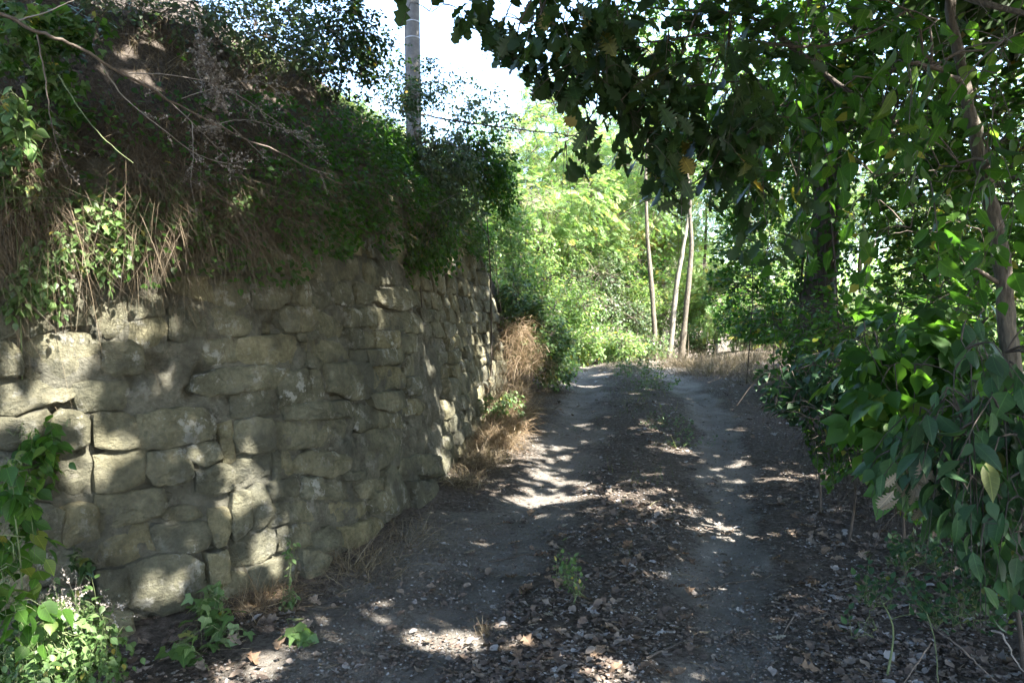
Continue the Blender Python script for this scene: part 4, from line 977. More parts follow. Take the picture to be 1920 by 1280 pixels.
def herb(name, lab, cat, px, py, d, blobs, n, per, size, tpl, mat, seed, **kw):
    return shrub(name, lab, px, py, d, blobs, n, per, size, tpl, mat, seed, cat=cat, cullf=None, tr=.006, twigr=.0022, spray_len=kw.pop('spray_len', .12), twigm=M_greentw, **{**kw, 'barkm': M_greentw})
def wherb(name, lab, cat, px, py, blobs_px, n, per, size, tpl, mat, seed, off=.08, **kw):
    """plant rooted in the wall face"""
    def on(x, y, o): s, h = hit_wall(x, y); return wpos(s, h, o)
    b = on(px, py, -.02); bb = []
    for x, y, r in blobs_px: c = on(x, y, off); bb.append((c[0], c[1], c[2], r, r * .7, r, 1.0))
    c0 = np.array(bb[0][:3])
    return woody(name, lab, cat, b, [b, (b + c0) / 2 + np.array([.01, -.01, .01]), c0], .005, bb, n, per, size, tpl, mat, seed, barkname='stem', barkm=M_greentw, twigm=M_greentw, cullf=None, twigr=.002, spray_len=kw.pop('spray_len', .1), **kw)
SM = M_pelo
herb("pellitory_plant", "leafy pellitory in full sun at the bottom left corner", "plant", 110, 1290, 3.0, [bl(110, 1190, 2.95, .2, .15, .13), bl(40, 1230, 2.8, .15, .12, .12), bl(180, 1200, 3.05, .12, .1, .1), bl(90, 1130, 3.0, .1, .1, .07)], 230, 9, .034, OVATE, M_pel, 301, nobj=290, objmats=SM, sun=False)
herb("vine_plant", "dark green vine with rounded leaves up the left edge", "vine", 10, 1150, 2.75, [bl(20, 900, 2.9, .09, .08, .1), bl(25, 1050, 2.8, .07, .08, .12), bl(40, 980, 2.95, .07, .08, .08), bl(15, 1130, 2.7, .08, .08, .1)], 40, 5, .07, OVATE, M_leaf, 302, nobj=150, objmats=M_leafo, sun=False, objtpl=[OVATE, ROUND])
wherb("wall_plant", "small plant with broad glossy leaves growing from the wall at the left", "plant", 95, 835, [(105, 800, .09), (70, 830, .1), (40, 860, .09), (30, 810, .07)], 22, 6, .075, OVATE, M_leaf, 303, nobj=120, objmats=M_leafo, spray_len=.08)
wherb("pellitory_plant", "bright pellitory hanging in sun patches from the upper left of the wall", "plant", 160, 420, [(150, 400, .13), (200, 430, .1), (120, 450, .12), (235, 400, .1), (170, 480, .09), (90, 380, .1)], 110, 9, .042, OVATE, M_pel, 304, off=.16, nobj=280, objmats=SM, sun=False)
wherb("pellitory_plant", "pellitory trailing over the topmost big stone at the left edge", "plant", 50, 500, [(40, 520, .1), (60, 480, .1), (90, 530, .06), (20, 560, .05)], 46, 8, .045, OVATE, M_pel, 305, off=.12, nobj=120, objmats=SM, sun=False)
wherb("pellitory_plant", "shaded pellitory below the dead stems right of the sunny clump", "plant", 350, 400, [(330, 400, .12), (390, 420, .1), (420, 370, .1), (300, 350, .1)], 80, 8, .042, OVATE, M_pel, 306, off=.12, sun=True)
herb("leafy_weed", "leafy weed catching sun at the upper left edge", "plant", 15, 420, 3.9, [bl(15, 200, 3.6, .08, .1, .1), bl(25, 260, 3.6, .1, .1, .1), bl(15, 330, 3.7, .08, .1, .1)], 40, 8, .06, OVATE, M_pel, 307, nobj=140, objmats=SM, sun=False)
herb("lobed_leaf_shrub", "shrub with lobed leaves hanging in the top left corner", "shrub", 60, 300, 4.2, [bl(50, 90, 3.9, .12, .12, .1), bl(100, 140, 4.0, .12, .1, .12), bl(90, 230, 4.0, .1, .1, .1), bl(30, 20, 3.9, .15, .12, .1), bl(140, 40, 4.1, .15, .1, .08)], 110, 7, .055, IVY, M_pel, 308, nobj=200, objmats=M_leafo, spray_len=.15)
wherb("ivy", "short ivy shoot on the lower left of the wall", "ivy", 150, 1110, [(145, 1045, .05), (155, 1080, .04), (150, 1110, .05)], 9, 4, .055, IVY, M_oak, 309, off=.03, nobj=40, objmats=M_oako, spray_len=.05)
herb("leafy_weed", "weed with lobed leaves at the wall foot left of the dry tangle", "plant", 400, 1180, 3.9, [bl(400, 1120, 3.9, .1, .08, .06), bl(430, 1180, 3.8, .12, .1, .07), bl(350, 1200, 3.6, .1, .1, .06)], 24, 5, .07, IVY, M_pel, 310, nobj=80, objmats=SM, droop=.2)
herb("leafy_weed", "young lobed-leaf seedling on the litter at the wall foot", "plant", 550, 1230, 3.8, [bl(550, 1180, 3.8, .08, .06, .06), bl(560, 1220, 3.75, .05, .05, .04)], 11, 4, .085, IVY, M_pel, 311, nobj=40, objmats=SM, droop=.2)
herb("leafy_weed", "spindly weed with a tall stem in front of the sunlit low stone", "plant", 540, 1140, 4.2, [bl(540, 1110, 4.2, .05, .05, .05), bl(545, 1040, 4.25, .02, .02, .1)], 14, 5, .035, OVATE, M_pel, 312)
herb("leafy_weed", "green weed among the rusty grass at the wall foot", "plant", 960, 880, 8.7, [bl(972, 800, 8.8, .06, .06, .3), bl(955, 740, 8.9, .12, .1, .06), bl(930, 760, 8.6, .12, .1, .12)], 60, 8, .045, OVATE, M_pel, 313, sun=False)
herb("leafy_weed", "low green weeds in the leaf litter at the lower right", "plant", 1660, 1150, 3.4, [bl(1650, 1120, 3.5, .15, .12, .05), bl(1720, 1060, 3.8, .2, .15, .05), bl(1620, 1190, 3.2, .06, .06, .05), bl(1800, 1150, 3.2, .2, .15, .07), bl(1860, 1080, 3.3, .15, .15, .1)], 130, 7, .035, OVATE, M_blue, 314, upb=1.5, droop=-.3)
herb("leafy_weed", "tiny green sprig in the litter of the middle strip", "plant", 1070, 1140, 4.2, [bl(1060, 1085, 4.2, .06, .06, .05), bl(1080, 1110, 4.2, .04, .04, .03)], 16, 5, .03, OVATE, M_pel, 315, droop=-.2)
herb("leafy_weed", "green sprouts on the middle strip near the track crest", "plant", 1200, 720, 12.5, [bl(1195, 690, 12.5, .35, .5, .12), bl(1230, 720, 11.5, .3, .5, .1), bl(1150, 680, 13.5, .2, .4, .15)], 120, 7, .04, OVATE_LO, M_pel, 316, droop=-.2, sun=False)
herb("leafy_weed", "pale weeds on the middle strip halfway along the track", "plant", 1290, 860, 8.0, [bl(1280, 835, 8.2, .3, .3, .04), bl(1250, 800, 9.0, .3, .5, .05)], 60, 6, .035, OVATE_LO, M_grey, 317, droop=-.2)

# ------------------------------------------------------------------ grasses
def on_wall(px, py, o=.0): s, h = hit_wall(px, py); return wpos(s, h, o)
def wall_dir(s): return np.stack([np.interp(s, WS, WN[:, 0]), np.interp(s, WS, WN[:, 1]), 0 * s], -1)
# hanging dead grass over the wall top
n = 9000; s = rng.uniform(0, LEN, n); clumpv = wob(s, 0 * s, 0, 2.6, 3); zz = rng.uniform(2.0, 3.5, n); s = s + .02 * rng.normal(size=n)
dep = np.interp(zz, [2.0, 2.4, 2.45, 3.0, 3.6], [-.02, -.02, -.2, -.6, -1.35]); Pp = wpos(s, zz + TOP(s) - 2.42, dep); D = wall_dir(s)
k = rng.random(n) < .45 + .5 * (clumpv > -.1); s, Pp, D = s[k], Pp[k], D[k]; n = len(s)
L = rng.uniform(.15, .55, n) * (1 + .5 * (wob(s, 0 * s, 0, 2.6, 3) > .2)); 
zz = zz[k]; Pp[:, 2] = np.where(zz > 2.42, H(Pp[:, 0], Pp[:, 1]) + .02, Pp[:, 2])
V, T, A = blades(Pp, D * .7 + UP * rng.uniform(-.3, .7, (n, 1)) + rng.normal(0, .3, (n, 3)), L, rng.uniform(.002, .0042, n), np.array([0, 0, -1.0]) * rng.uniform(.4, 1.3, (n, 1)) + rng.normal(0, .3, (n, 3)), np.clip(rng.normal(.4, .25, n), 0, 1), 4)
ac = Acc(); ac.add(V, T, A); o = ac.build("hanging_dry_grass", M_straw, kind="stuff"); tagit(o, "dead brown grass hanging over the top of the wall", "dry grass")
# weeds bulging over the wall top
n = 38000; s = rng.uniform(0, LEN, n); zt = rng.uniform(1.75, 3.0, n); cl = wob(s, zt * 1.6, 0, 2.2, 11); low = 1.95 - .1 * (s < 1.6) + .22 * wob(s, 0 * s, 0, 1.9, 4) - .25 * np.exp(-((s - 6.3) / .8) ** 2)
k = (zt > low) & (rng.random(n) < 1 - .88 * np.exp(-((s - 4.6) / 1.5) ** 2)) & (cl + .35 * rng.normal(size=n) > -.1 - .3 * (s > 5.0)); s, zt, cl = s[k], zt[k], cl[k]; n = len(s)
Pp = wpos(s, zt + TOP(s) - 2.42, np.interp(zt, [1.8, 2.4, 3.0], [.10, .14, -.35]) * rng.uniform(.2, 1.3, n) + .05)
V, T, A = place(OVATE_LO, Pp, wall_dir(s) + np.array([0, 0, -.6]) + rng.normal(0, .6, (n, 3)), wall_dir(s) * .5 + UP + rng.normal(0, .5, (n, 3)), rng.uniform(.022, .055, n), np.clip(.4 + .2 * cl + rng.normal(0, .15, n), 0, .95))
ac = Acc(); ac.add(V, T, A); o = ac.build("overhanging_weeds", M_leaf, kind="stuff"); tagit(o, "small-leaved weeds bulging over the top of the wall", "weeds")
n = 22000; s = rng.normal(4.4, 1.3, n); cl = wob(s, 0 * s, 0, 3.1, 9); k = cl + .3 * rng.normal(size=n) > -.15; s = s[k]; n = len(s)
zt = rng.uniform(2.05, 2.9, n); Pp = wpos(s, zt + TOP(s) - 2.42, np.interp(zt, [2.0, 2.4, 2.9], [.02, .05, -.35]) + rng.uniform(0, .16, n))
V, T, A = blades(Pp, wall_dir(s) * .3 + np.array([0, 0, -.35]) + rng.normal(0, .42, (n, 3)), rng.uniform(.1, .5, n), rng.uniform(.0018, .0045, n), np.array([0, 0, -.7]) + rng.normal(0, .3, (n, 3)), np.clip(rng.normal(.18, .2, n), 0, 1), 4)
ac = Acc(); ac.add(V, T, A); o = ac.build("hanging_dry_grass", M_straw, kind="stuff"); tagit(o, "matted dead grass draped down the upper courses of the wall", "dry grass")
# bank grass, dry and green
n = 46000; x = rng.uniform(-6, 1.2, n); y = rng.uniform(1.2, 15, n); dd = sdist(x, y); k = (dd > .62) & (dd < 4.5) & (rng.random(n) < .85); x, y = x[k], y[k]; n = len(x)
Pp = np.stack([x, y, H(x, y) - .02], 1); V, T, A = blades(Pp, UP * .8 + np.array([.5, -.3, 0]) * rng.uniform(0, 1.2, (n, 1)) + rng.normal(0, .4, (n, 3)), rng.uniform(.15, .5, n), rng.uniform(.002, .005, n), np.array([.4, -.2, -.5]) * rng.uniform(0, 1.2, (n, 1)) + rng.normal(0, .2, (n, 3)), np.clip(rng.normal(.35, .25, n), 0, 1))
ac = Acc(); ac.add(V, T, A); o = ac.build("bank_dry_grass", M_straw, kind="stuff"); tagit(o, "rough dry grass matting the bank above the wall", "dry grass")
n = 16000; x = rng.uniform(-6, 1.2, n); y = rng.uniform(1.5, 17, n); dd = sdist(x, y); k = (dd > .6) & (dd < 3.5) & (wob(x, y, 0, 1.7, 6) + .5 * rng.normal(size=n) > -.2) & (rng.random(n) < np.where((y > 3.6) & (y < 8), .3, .9)); x, y = x[k], y[k]; n = len(x)
pos = np.stack([x, y, H(x, y) + rng.random(n) ** 1.5 * .3], 1)
V, T, A = place(OVATE_LO, pos, rng.normal(0, 1, (n, 3)) + np.array([.5, -.3, 0]), UP + rng.normal(0, .5, (n, 3)), rng.uniform(.03, .065, n), np.clip(rng.normal(.35, .2, n), 0, .95))
ac = Acc(); ac.add(V, T, A); o = ac.build("bank_weeds", M_leaf, kind="stuff"); tagit(o, "mixed small-leaved weeds covering the bank above the wall", "weeds")

def tuft(name, lab, c, rad, n, L, mat, seed, up=1.0, droop=.9, hgt=0.0, w=(.003, .006), group=None, rnd=.5, cat="grass clump", seg=3, partname='blades'):
    rg = np.random.default_rng(seed); c = np.asarray(c, float); t = thing(name, c, lab, cat, group)
    off = rg.normal(0, 1, (n, 3)) * np.array([rad, rad, hgt * .5]) * .6; P = c + off
    g = H(P[:, 0], P[:, 1]); fix = sdist(P[:, 0], P[:, 1]) > .03; P = P[~fix]; off = off[~fix]; g = g[~fix]; n = len(P); P[:, 2] = np.where(hgt > 0, np.maximum(P[:, 2] + hgt * .5, g), g) - .01
    out = unit(off * np.array([1, 1, 0]) + rg.normal(0, .1, (n, 3))) * rg.uniform(0, 1.1, (n, 1))
    V, T, A = blades(P, UP * up * rg.uniform(.5, 1.1, (n, 1)) + out * .8 + rg.normal(0, rnd * .5, (n, 3)), rg.uniform(L * .5, L * 1.2, n), rg.uniform(w[0], w[1], n), np.array([0, 0, -1]) * droop * rg.uniform(.2, 1.1, (n, 1)) + rg.normal(0, .2, (n, 3)), np.clip(rg.normal(.45, .25, n), 0, 1), seg, rg)
    a = Acc(); a.add(V, T, A); a.build(partname, mat, t, c, kind="stuff"); return t
tuft("rusty_grass_clump", "rust-coloured dry grass lit by the sun at the far end of the wall", at(968, 650, 10.7), .2, 700, .38, M_rust, 401, hgt=.35, rnd=1.1, droop=1.3, up=.6)
tuft("rusty_grass_clump", "rust-coloured dry grass trailing down between the wall end and the round bush", at(985, 700, 10.6), .24, 800, .38, M_rust, 408, hgt=.35, rnd=1.1, droop=1.3, up=.6)
tuft("rusty_grass_clump", "rusty grass wisps at the wall foot beside the green weed", at(962, 755, 9.8), .16, 500, .3, M_rust, 409, hgt=.2, rnd=1.1, droop=1.1, up=.7)
tuft("rusty_grass_clump", "rusty dry grass clump sunlit halfway up the wall foot", at(935, 800, 9.2), .26, 1500, .36, M_rust, 402, hgt=.45, rnd=1.0, droop=1.2)
tuft("rusty_grass_clump", "straw-coloured grass clump with shaded base nearest along the wall foot", at(895, 870, 8.1), .28, 1500, .34, M_straw, 403, hgt=.35, rnd=1.0, droop=1.2)
tuft("rusty_grass_clump", "brown grass low against the wall left of the straw-coloured clump", at(855, 905, 7.3), .16, 600, .25, M_straw, 404, hgt=.12)
for k, (yy, o_, rad, nn, L, mt, lab) in enumerate(((6.7, .14, .16, 700, .2, M_straw, "low dead grass at the wall foot where the wall begins to turn away"), (7.3, .18, .18, 900, .28, M_straw, "straw grass wisps against the lower stones left of the straw-coloured clump"), (7.9, .2, .2, 1100, .34, M_rust, "reddish straw clump at the wall foot nearest the left wheel track"),
        (8.5, .2, .2, 1100, .38, M_rust, "tall rusty grass against the shadowed far stones"), (9.1, .2, .2, 1000, .4, M_rust, "rusty grass in the sun just before the green weed"), (9.8, .2, .2, 900, .38, M_straw, "pale grass between the green weed and the wall end"))):
    xx = float(np.interp(yy, FOOT[:, 1], FOOT[:, 0])) + o_; tuft("rusty_grass_clump", lab, (xx, yy, float(H0(np.array([xx]), np.array([yy]))[0])), rad, nn, L, mt, 440 + k, hgt=L * .5, rnd=1.0, droop=1.1)
tuft("dry_tangle", "brown tangle of dead grass against the wall foot under the sunlit stone", at(480, 1130, 4.25), .2, 1500, .32, M_rust, 405, droop=1.3, up=.5, rnd=1.4, w=(.0015, .004), cat="dry tangle")
tuft("dry_tangle", "thin dead stalks crossing at the wall foot in the middle of the picture", at(660, 1050, 4.8), .26, 800, .34, M_straw, 406, droop=.8, up=.7, rnd=1.3, w=(.002, .005), cat="dry tangle")
tuft("dry_tangle", "dead grass mat between the wall foot and the left wheel track", at(760, 1010, 5.4), .3, 1100, .28, M_straw, 407, droop=1.1, up=.4, rnd=1.4, w=(.0015, .004), cat="dry tangle")
for k, (px, py, d, rad, nn, lab) in enumerate(((1300, 632, 16, .8, 1500, "pale dry grass at the foot of the slim trunks"), (1390, 640, 15, .8, 1500, "brown dry grass bank right of the slim trunks"), (1340, 655, 14, .6, 900, "dry grass along the right wheel track near the crest"), (1470, 665, 12.5, .6, 900, "shaded dry grass below the ivy-clad trunk"))):
    c = at(px, py, d); tuft("dry_grass_bank", lab, (c[0], c[1], Hs(c[0], c[1])), rad, int(nn * 1.0), .55, M_straw, 410 + k, droop=.6, w=(.003, .007), rnd=.7)
tuft("grass_tuft", "small pale grass tuft sunlit at the bottom of the middle strip", at(905, 1215, 3.9), .05, 90, .09, M_straw, 420, droop=.4)
# grass sprigs along the middle strip
n = 2600; y = rng.uniform(4, 19, n) ; l = np.interp(y, RY, RL); r = np.interp(y, RY, RR); x = l + (r - l) * rng.normal(.52, .16, n); k = wob(x, y, 0, 2.5, 7) + (y - 10) * .12 + .3 * rng.normal(size=n) > .25; x, y = x[k], y[k]; n = len(x)
Pp = np.stack([x, y, H0(x, y) - .01], 1); V, T, A = blades(Pp, UP + rng.normal(0, .45, (n, 3)), rng.uniform(.04, .16, n), rng.uniform(.0025, .006, n), rng.normal(0, .4, (n, 3)), np.clip(rng.normal(.5, .3, n), 0, 1))
ac = Acc(); ac.add(V, T, A); o = ac.build("track_grass", M_grass, kind="stuff"); tagit(o, "thin grass sprigs growing on the strip between the wheel tracks", "grass")

# ------------------------------------------------------------------ leaf litter
def litter(n, lo, hi, tpl, size, mat, name, label, ymin=2.2, flat=1.0, strip=1.0, seed=1, grid=None):
    rg = np.random.default_rng(seed); u = rg.random(n); y = ymin * (18 / ymin) ** u; x = rg.uniform(-.72, .72, n) * (y + .8)
    l = np.interp(y, RY, RL); r = np.interp(y, RY, RR); f = (x - l) / (r - l)
    dens = (.22 if size > .03 else .6) + .75 * np.exp(-((f - .5) / .24) ** 2) * strip + .95 * sstep(1.22, 1.55, f) + .5 * sstep(-.45, -.9, f)
    dens *= .7 + .9 * wob(x, y, 0, 2.6, 5)
    dd = sdist(x, y); k = (rg.random(n) < dens) & (dd < .12); x, y = x[k], y[k]; m = len(x)
    pos = np.stack([x, y, H0(x, y) + .004 + rg.random(m) * .012], 1); a = rg.uniform(0, 6.28, m)
    tip = np.stack([np.cos(a), np.sin(a), rg.normal(0, .2, m)], 1); nrm = np.stack([rg.normal(0, .24, m), rg.normal(0, .24, m), np.where(rg.random(m) < .5, 1, -1) * flat], 1)
    V, T, A = place(tpl, pos, tip, nrm, size * rg.uniform(.6, 1.4, m), np.clip(rg.normal(.45, .28, m), 0, 1)); ac = Acc(); ac.add(V, T, A)
    o = ac.build(name, mat, kind="stuff"); tagit(o, label, "leaf litter"); return m
litter(26000, 0, 0, DRY2, .05, M_dry, "leaf_litter", "small curled brown leaves strewn over the track", seed=5)
litter(9000, 0, 0, DRY, .07, M_dry, "leaf_litter", "larger dry oak leaves strewn over the track and its right side", seed=6)
litter(170000, 0, 0, CHIP, .018, M_dry, "leaf_crumbs", "crumbled bits of dead leaf scattered over the track", seed=7, strip=.7)
n = 5000; rg = np.random.default_rng(12); y = 2.4 * (7) ** rg.random(n); x = rg.uniform(-.7, .7, n) * (y + .6); k = sdist(x, y) < .1; x, y = x[k], y[k]; n = len(x)
a = rg.uniform(0, 6.28, n); V, T, A = blades(np.stack([x, y, H0(x, y) + .006], 1), np.stack([np.cos(a), np.sin(a), 0 * a], 1), rg.uniform(.03, .16, n), rg.uniform(.0015, .004, n), rg.normal(0, .12, (n, 3)) * np.array([1, 1, .1]), np.clip(rg.normal(.4, .3, n), 0, 1), 2, rg)
ac = Acc(); ac.add(V, T, A); o = ac.build("fallen_twiglets", M_straw, kind="stuff"); tagit(o, "straws and fine twigs scattered on the track", "litter")
n = 60000; rg = np.random.default_rng(15); y = 2.3 * 6 ** rg.random(n); x = rg.uniform(-.7, .7, n) * (y + .6); k = (sdist(x, y) < .1) & (wob(x, y, 0, 2.1, 4) + .5 * rg.normal(size=n) > 0); x, y = x[k], y[k]; n = len(x)
GR = (np.array([(0, 0, 0), (.5, .1, .1), (.35, .8, .05), (-.2, .6, .1), (.2, .4, .45)], float), np.array([(0, 1, 4), (1, 2, 4), (2, 3, 4), (3, 0, 4)]))
V, T, A = place(GR, np.stack([x, y, H0(x, y) - .001], 1), np.stack([rg.normal(size=n), rg.normal(size=n), 0 * x], 1), np.tile(UP, (n, 1)), rg.uniform(.25, 1, n) ** 2 * .028, rg.uniform(0, 1, n))
M_grit = leaf_mat("grit", [(0, (.10, .095, .09)), (.6, (.16, .155, .15)), (1, (.26, .25, .24))], 0.0, .9, spec=.1)
ac = Acc(); ac.add(V, T, A); o = ac.build("grit", M_grit, kind="stuff"); tagit(o, "grit and small pebbles trodden into the track", "gravel")
# leaves that can be told apart
dm = mesh_np("fallen_leaf", *DRY, None, False); dm.materials.append(M_dryo); pm = mesh_np("fallen_leaf", *OAK2, None, False); pm.materials.append(M_pale)
def fleaf(px, py, me, s, lab, grp=None, rg=rng):
    p = hit_ground(px, py); p[2] = H0(p[:1], p[1:2])[0] + .012
    a = rg.uniform(0, 6.28); Xa, Ya, Za = frames(np.array([[math.cos(a), math.sin(a), .05]]), np.array([[rg.normal(0, .15), rg.normal(0, .15), 1.0]]))
    M = np.eye(4); M[:3, 0] = Xa[0] * s; M[:3, 1] = Ya[0] * s; M[:3, 2] = Za[0] * s; M[:3, 3] = p
    o = bpy.data.objects.new("fallen_leaf", me); C.objects.link(o); o.matrix_basis = Matrix(M.tolist()); tagit(o, lab, "leaf", grp)
for px, py, lab in ((1332, 1186, "whitish fallen leaf alone on the bare right wheel track near the bottom"), (1440, 1200, "whitish fallen leaf right of the bare wheel track near the bottom"), (983, 1096, "pale fallen leaf left of the middle strip beside a larger tan leaf"),
                    (1175, 988, "pale greenish fallen leaf on the middle strip near the sun patches"), (1055, 985, "greenish grey fallen leaf at the top of the near litter"), (1035, 1150, "pale violet fallen leaf standing out on the near middle strip"), (868, 1042, "pale green fallen leaf alone on the left wheel track")):
    fleaf(px, py, pm, .085, lab)
fleaf(957, 1082, dm, .12, "large tan fallen leaf left of the middle strip")
for px, py in ((575, 1190), (600, 1140), (520, 1225), (480, 1250), (545, 1150), (630, 1120), (450, 1215)): fleaf(px, py, dm, .10, "orange-brown fallen leaf in the litter at the wall foot bottom left", "brown leaves at the wall foot")
rg2 = np.random.default_rng(77)
for k in range(90):
    px = rg2.uniform(930, 1640); py = rg2.uniform(960, 1275)
    if abs(px - 1370) < 60: continue
    fleaf(px, py, dm, rg2.uniform(.07, .11), "dry brown oak leaf lying in the litter of the track", "brown leaves lying on the track", rg2)

# ------------------------------------------------------------------ dead stems, canes and sticks
def cane(name, lab, cat, pts, r, mat, heads=0, hm=None, seed=0, sides=6, r1=.35, hs=.012):
    rg = np.random.default_rng(seed + 900); Q = catmull(np.array([at(*p) for p in pts]), 7); Q[1:-1] += rg.normal(0, r * .4, Q[1:-1].shape); b = Q[0]
    t = thing(name, b, lab, cat); V, T = tubes(Q[None], np.linspace(r, r * r1, len(Q))[None], sides); ac = Acc(); ac.add(V, T, np.full(len(V), .6)); ac.build("stem", mat, t, b, True)
    if heads:
        i = rg.integers(int(len(Q) * .35), len(Q), heads); p = Q[i]; L = rg.uniform(.04, .14, heads)[:, None]; d = unit(rg.normal(size=(heads, 3)) + unit(Q[-1] - Q[0]) * 1.2)
        tt = np.linspace(0, 1, 4)[None, :, None]; B = p[:, None] + d[:, None] * L[:, None] * tt; V, T = tubes(B, np.full((heads, 4), r * .25), 3); ac = Acc(); ac.add(V, T, np.full(len(V), .5))
        m = heads * 14; j = rg.integers(0, heads, m); u = rg.uniform(.3, 1.0, (m, 1)); pos = p[j] + d[j] * L[j] * u + rg.normal(0, .004, (m, 3))
        V, T, A = place(CHIP, pos, rg.normal(size=(m, 3)), rg.normal(size=(m, 3)), rg.uniform(.5, 1.2, m) * hs, rg.uniform(.2, 1, m)); ac.add(V, T, A); ac.build("seed_heads", hm or M_greystem, t, b, kind="stuff")
    return t
cane("dead_weed", "thick tan dead stem slanting down from the top left corner", "dead stem", [(-40, 5, 3.3), (60, 55, 3.4), (140, 85, 3.5), (250, 150, 3.7), (400, 232, 4.1), (520, 285, 4.4), (640, 345, 4.7)], .009, M_twig, 6, seed=1)
cane("dead_weed", "thin pale stem crossing the top left corner", "dead stem", [(30, 40, 3.4), (90, 22, 3.4), (150, -5, 3.4)], .004, M_greystem, seed=2)
cane("dead_weed", "pale stem branching down to sunlit seed heads at the left", "dead stem", [(190, 120, 3.8), (230, 180, 3.9), (300, 238, 4.0), (370, 290, 4.2), (435, 308, 4.3)], .004, M_greystem, 16, seed=3)
for k, (x, y, x2, y2) in enumerate(((120, 1200, 100, 1090), (150, 1190, 135, 1105), (90, 1190, 75, 1120), (190, 1180, 215, 1130))):
    cane("dead_weed", ["tallest pinkish dry flower spray above the sunlit pellitory", "pinkish dry flower spray right of the tallest one above the pellitory", "short dry flower spray left in the sunlit pellitory", "leaning dry flower spray at the right of the sunlit pellitory"][k], "flower spray", [(x, y, 2.95), ((x + x2) / 2 + 3, (y + y2) / 2, 2.95), (x2, y2, 2.93)], .0016, M_pel, 9, seed=50 + k, hs=.009)
cane("green_shoot", "pale green arching shoot lit against the dark at the left", "shoot", [(110, 140, 3.7), (140, 190, 3.65), (190, 255, 3.6), (250, 306, 3.6)], .004, M_greentw, seed=4)
cane("dead_weed", "brown stem hanging nearly upright at the far left", "dead stem", [(70, 65, 3.7), (84, 140, 3.7), (95, 225, 3.7), (110, 280, 3.7), (132, 335, 3.7)], .0045, M_twig, 6, seed=5)
cane("dead_weed", "thin stem running right with grey seed heads in the dark bank", "dead stem", [(240, 138, 4.2), (330, 142, 4.3), (420, 165, 4.5), (500, 215, 4.7), (590, 285, 4.9)], .0035, M_greystem, 26, seed=6)
cane("dead_weed", "grey plumed stem arching to the right in the dark bank", "dead stem", [(340, 185, 4.5), (420, 160, 4.6), (480, 152, 4.7), (530, 175, 4.8)], .003, M_greystem, 26, seed=7)
cane("dead_weed", "grey stem hanging straight down left of the dead grass", "dead stem", [(360, 230, 4.4), (362, 290, 4.35), (358, 340, 4.3), (370, 405, 4.3)], .003, M_greystem, 12, seed=8)
cane("dead_weed", "grey plumed stem dropping towards the middle of the wall", "dead stem", [(290, 165, 4.4), (350, 220, 4.4), (400, 270, 4.5), (440, 308, 4.6)], .003, M_greystem, 14, seed=9)
cane("dead_weed", "grey seedy stem spreading over the dead grass", "dead stem", [(400, 235, 4.6), (460, 225, 4.7), (540, 245, 4.8), (600, 280, 4.9)], .003, M_greystem, 22, seed=10)
cane("dead_weed", "grey stem sloping down to the right end of the plumes", "dead stem", [(430, 235, 4.7), (470, 270, 4.8), (500, 300, 4.8), (525, 335, 4.8)], .003, M_greystem, 16, seed=11)
for k, (x, y) in enumerate(((400, 130), (390, 190), (380, 80))): cane("dead_weed", ["matted grey dead plume at mid height in the bank", "matted grey dead plume hanging below the others", "matted grey dead plume highest in the bank"][k], "dead stem", [(x - 20, y - 60, 4.9), (x, y, 4.8), (x + 8, y + 60, 4.7)], .004, M_greystem, 60, seed=12 + k, hs=.02)
cane("bramble_cane", "dark cane reaching right from the bank top in front of the bright trees", "cane", [(790, 215, 9.6), (870, 229, 9.5), (940, 239, 9.4), (1000, 246, 9.3), (1065, 253, 9.2), (1140, 262, 9.1)], .011, M_dark, 10, seed=20, hs=.015)
for k, (pts, r) in enumerate((([(940, 238, 9.4), (990, 205, 9.4), (1050, 188, 9.4)], .004), ([(960, 240, 9.4), (985, 270, 9.3), (1000, 305, 9.3)], .004), ([(1000, 246, 9.3), (1010, 280, 9.3), (1008, 300, 9.3)], .004), ([(900, 232, 9.5), (960, 200, 9.5), (1010, 160, 9.4)], .004))):
    cane("bramble_shoot", ["fine twig rising from the dark cane at its middle", "fine twig drooping from the dark cane", "short fine twig drooping near the end of the dark cane", "long fine twig rising highest from the dark cane"][k], "twig", pts, r, M_dark, 5, seed=21 + k)
cane("dead_weed", "pale bare stem bent over the dark hollow near the wall end", "dead stem", [(830, 262, 8.8), (870, 282, 8.7), (895, 300, 8.7), (906, 322, 8.7)], .008, M_greystem, seed=26)
cane("dead_weed", "pale straight stem poking out of the trailing shrub", "dead stem", [(800, 392, 7.1), (830, 378, 7.0), (858, 362, 6.9)], .005, M_greystem, seed=27)
cane("dead_weed", "long thin root hanging down the far edge of the wall", "dead stem", [(890, 400, 9.4), (925, 470, 9.5), (933, 530, 9.6), (940, 590, 9.7), (944, 620, 9.8)], .006, M_twig, seed=28)
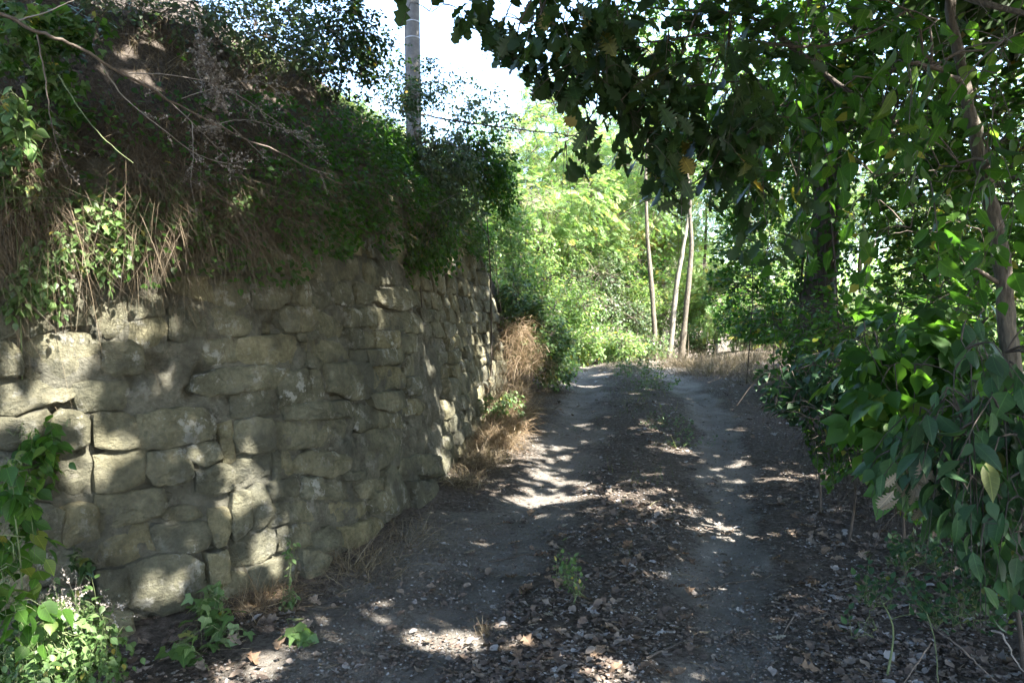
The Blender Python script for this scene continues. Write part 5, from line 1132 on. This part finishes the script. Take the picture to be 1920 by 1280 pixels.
cane("fallen_stick", "long pale stick slanting in the bottom right corner", "stick", [(1735, 1165, 3.15), (1790, 1205, 2.95), (1840, 1250, 2.85), (1890, 1300, 2.75)], .005, M_twig, seed=29)
cane("fallen_stick", "short stick leaning down to the left in the bottom right", "stick", [(1745, 1205, 3.0), (1720, 1240, 2.9), (1690, 1290, 2.8)], .004, M_twig, seed=30)
cane("fallen_stick", "thin greenish stick upright in the bottom right litter", "stick", [(1738, 1150, 3.1), (1752, 1200, 3.0), (1760, 1300, 2.8)], .0035, M_greentw, seed=31)
cane("fallen_stick", "bent pale stick at the bottom right edge", "stick", [(1860, 1182, 3.0), (1880, 1190, 2.95), (1905, 1240, 2.9), (1930, 1265, 2.85)], .005, M_greystem, seed=32)
def gstick(lab, pts, r, seed, mat=M_dark):
    Q = np.array([hit_ground(*p) for p in pts]); Q = catmull(Q, 6); Q[:, 2] = H0(Q[:, 0], Q[:, 1]) + r * 1.2; V, T = tubes(Q[None], np.linspace(r, r * .5, len(Q))[None], 6)
    o_ = Q[0]; ac = Acc(); ac.add(V, T); o = ac.build("fallen_stick", mat, None, tuple(o_), True); tagit(o, lab, "stick")
gstick("thin dark stick curving over the bare left wheel track", [(915, 1056), (950, 1050), (985, 1043), (1030, 1046)], .006, 1)
gstick("dark stick lying across the bare right wheel track", [(1335, 1110), (1365, 1096), (1400, 1093), (1430, 1090)], .007, 2)
gstick("dark stick in the litter at the bottom of the middle strip", [(1210, 1240), (1260, 1215), (1300, 1202)], .008, 3)
gstick("dark stick in the litter right of the wheel track", [(1560, 1125), (1550, 1150), (1540, 1180)], .006, 4)
gstick("short reddish stick in the litter beside the right wheel track", [(1490, 1155), (1475, 1180), (1462, 1205)], .006, 5, M_twig)
gstick("thin stick on the middle strip between the sun patches", [(1130, 878), (1160, 884), (1190, 888)], .007, 6)
tris = sum((sum(max(0, len(p.vertices) - 2) for p in o.data.polygons) if len(o.data.polygons) < 300 else len(o.data.polygons)) for o in bpy.data.objects if o.type == 'MESH' and o.data.users == 1)
print("objects", len(bpy.data.objects), "tris ~", tris)
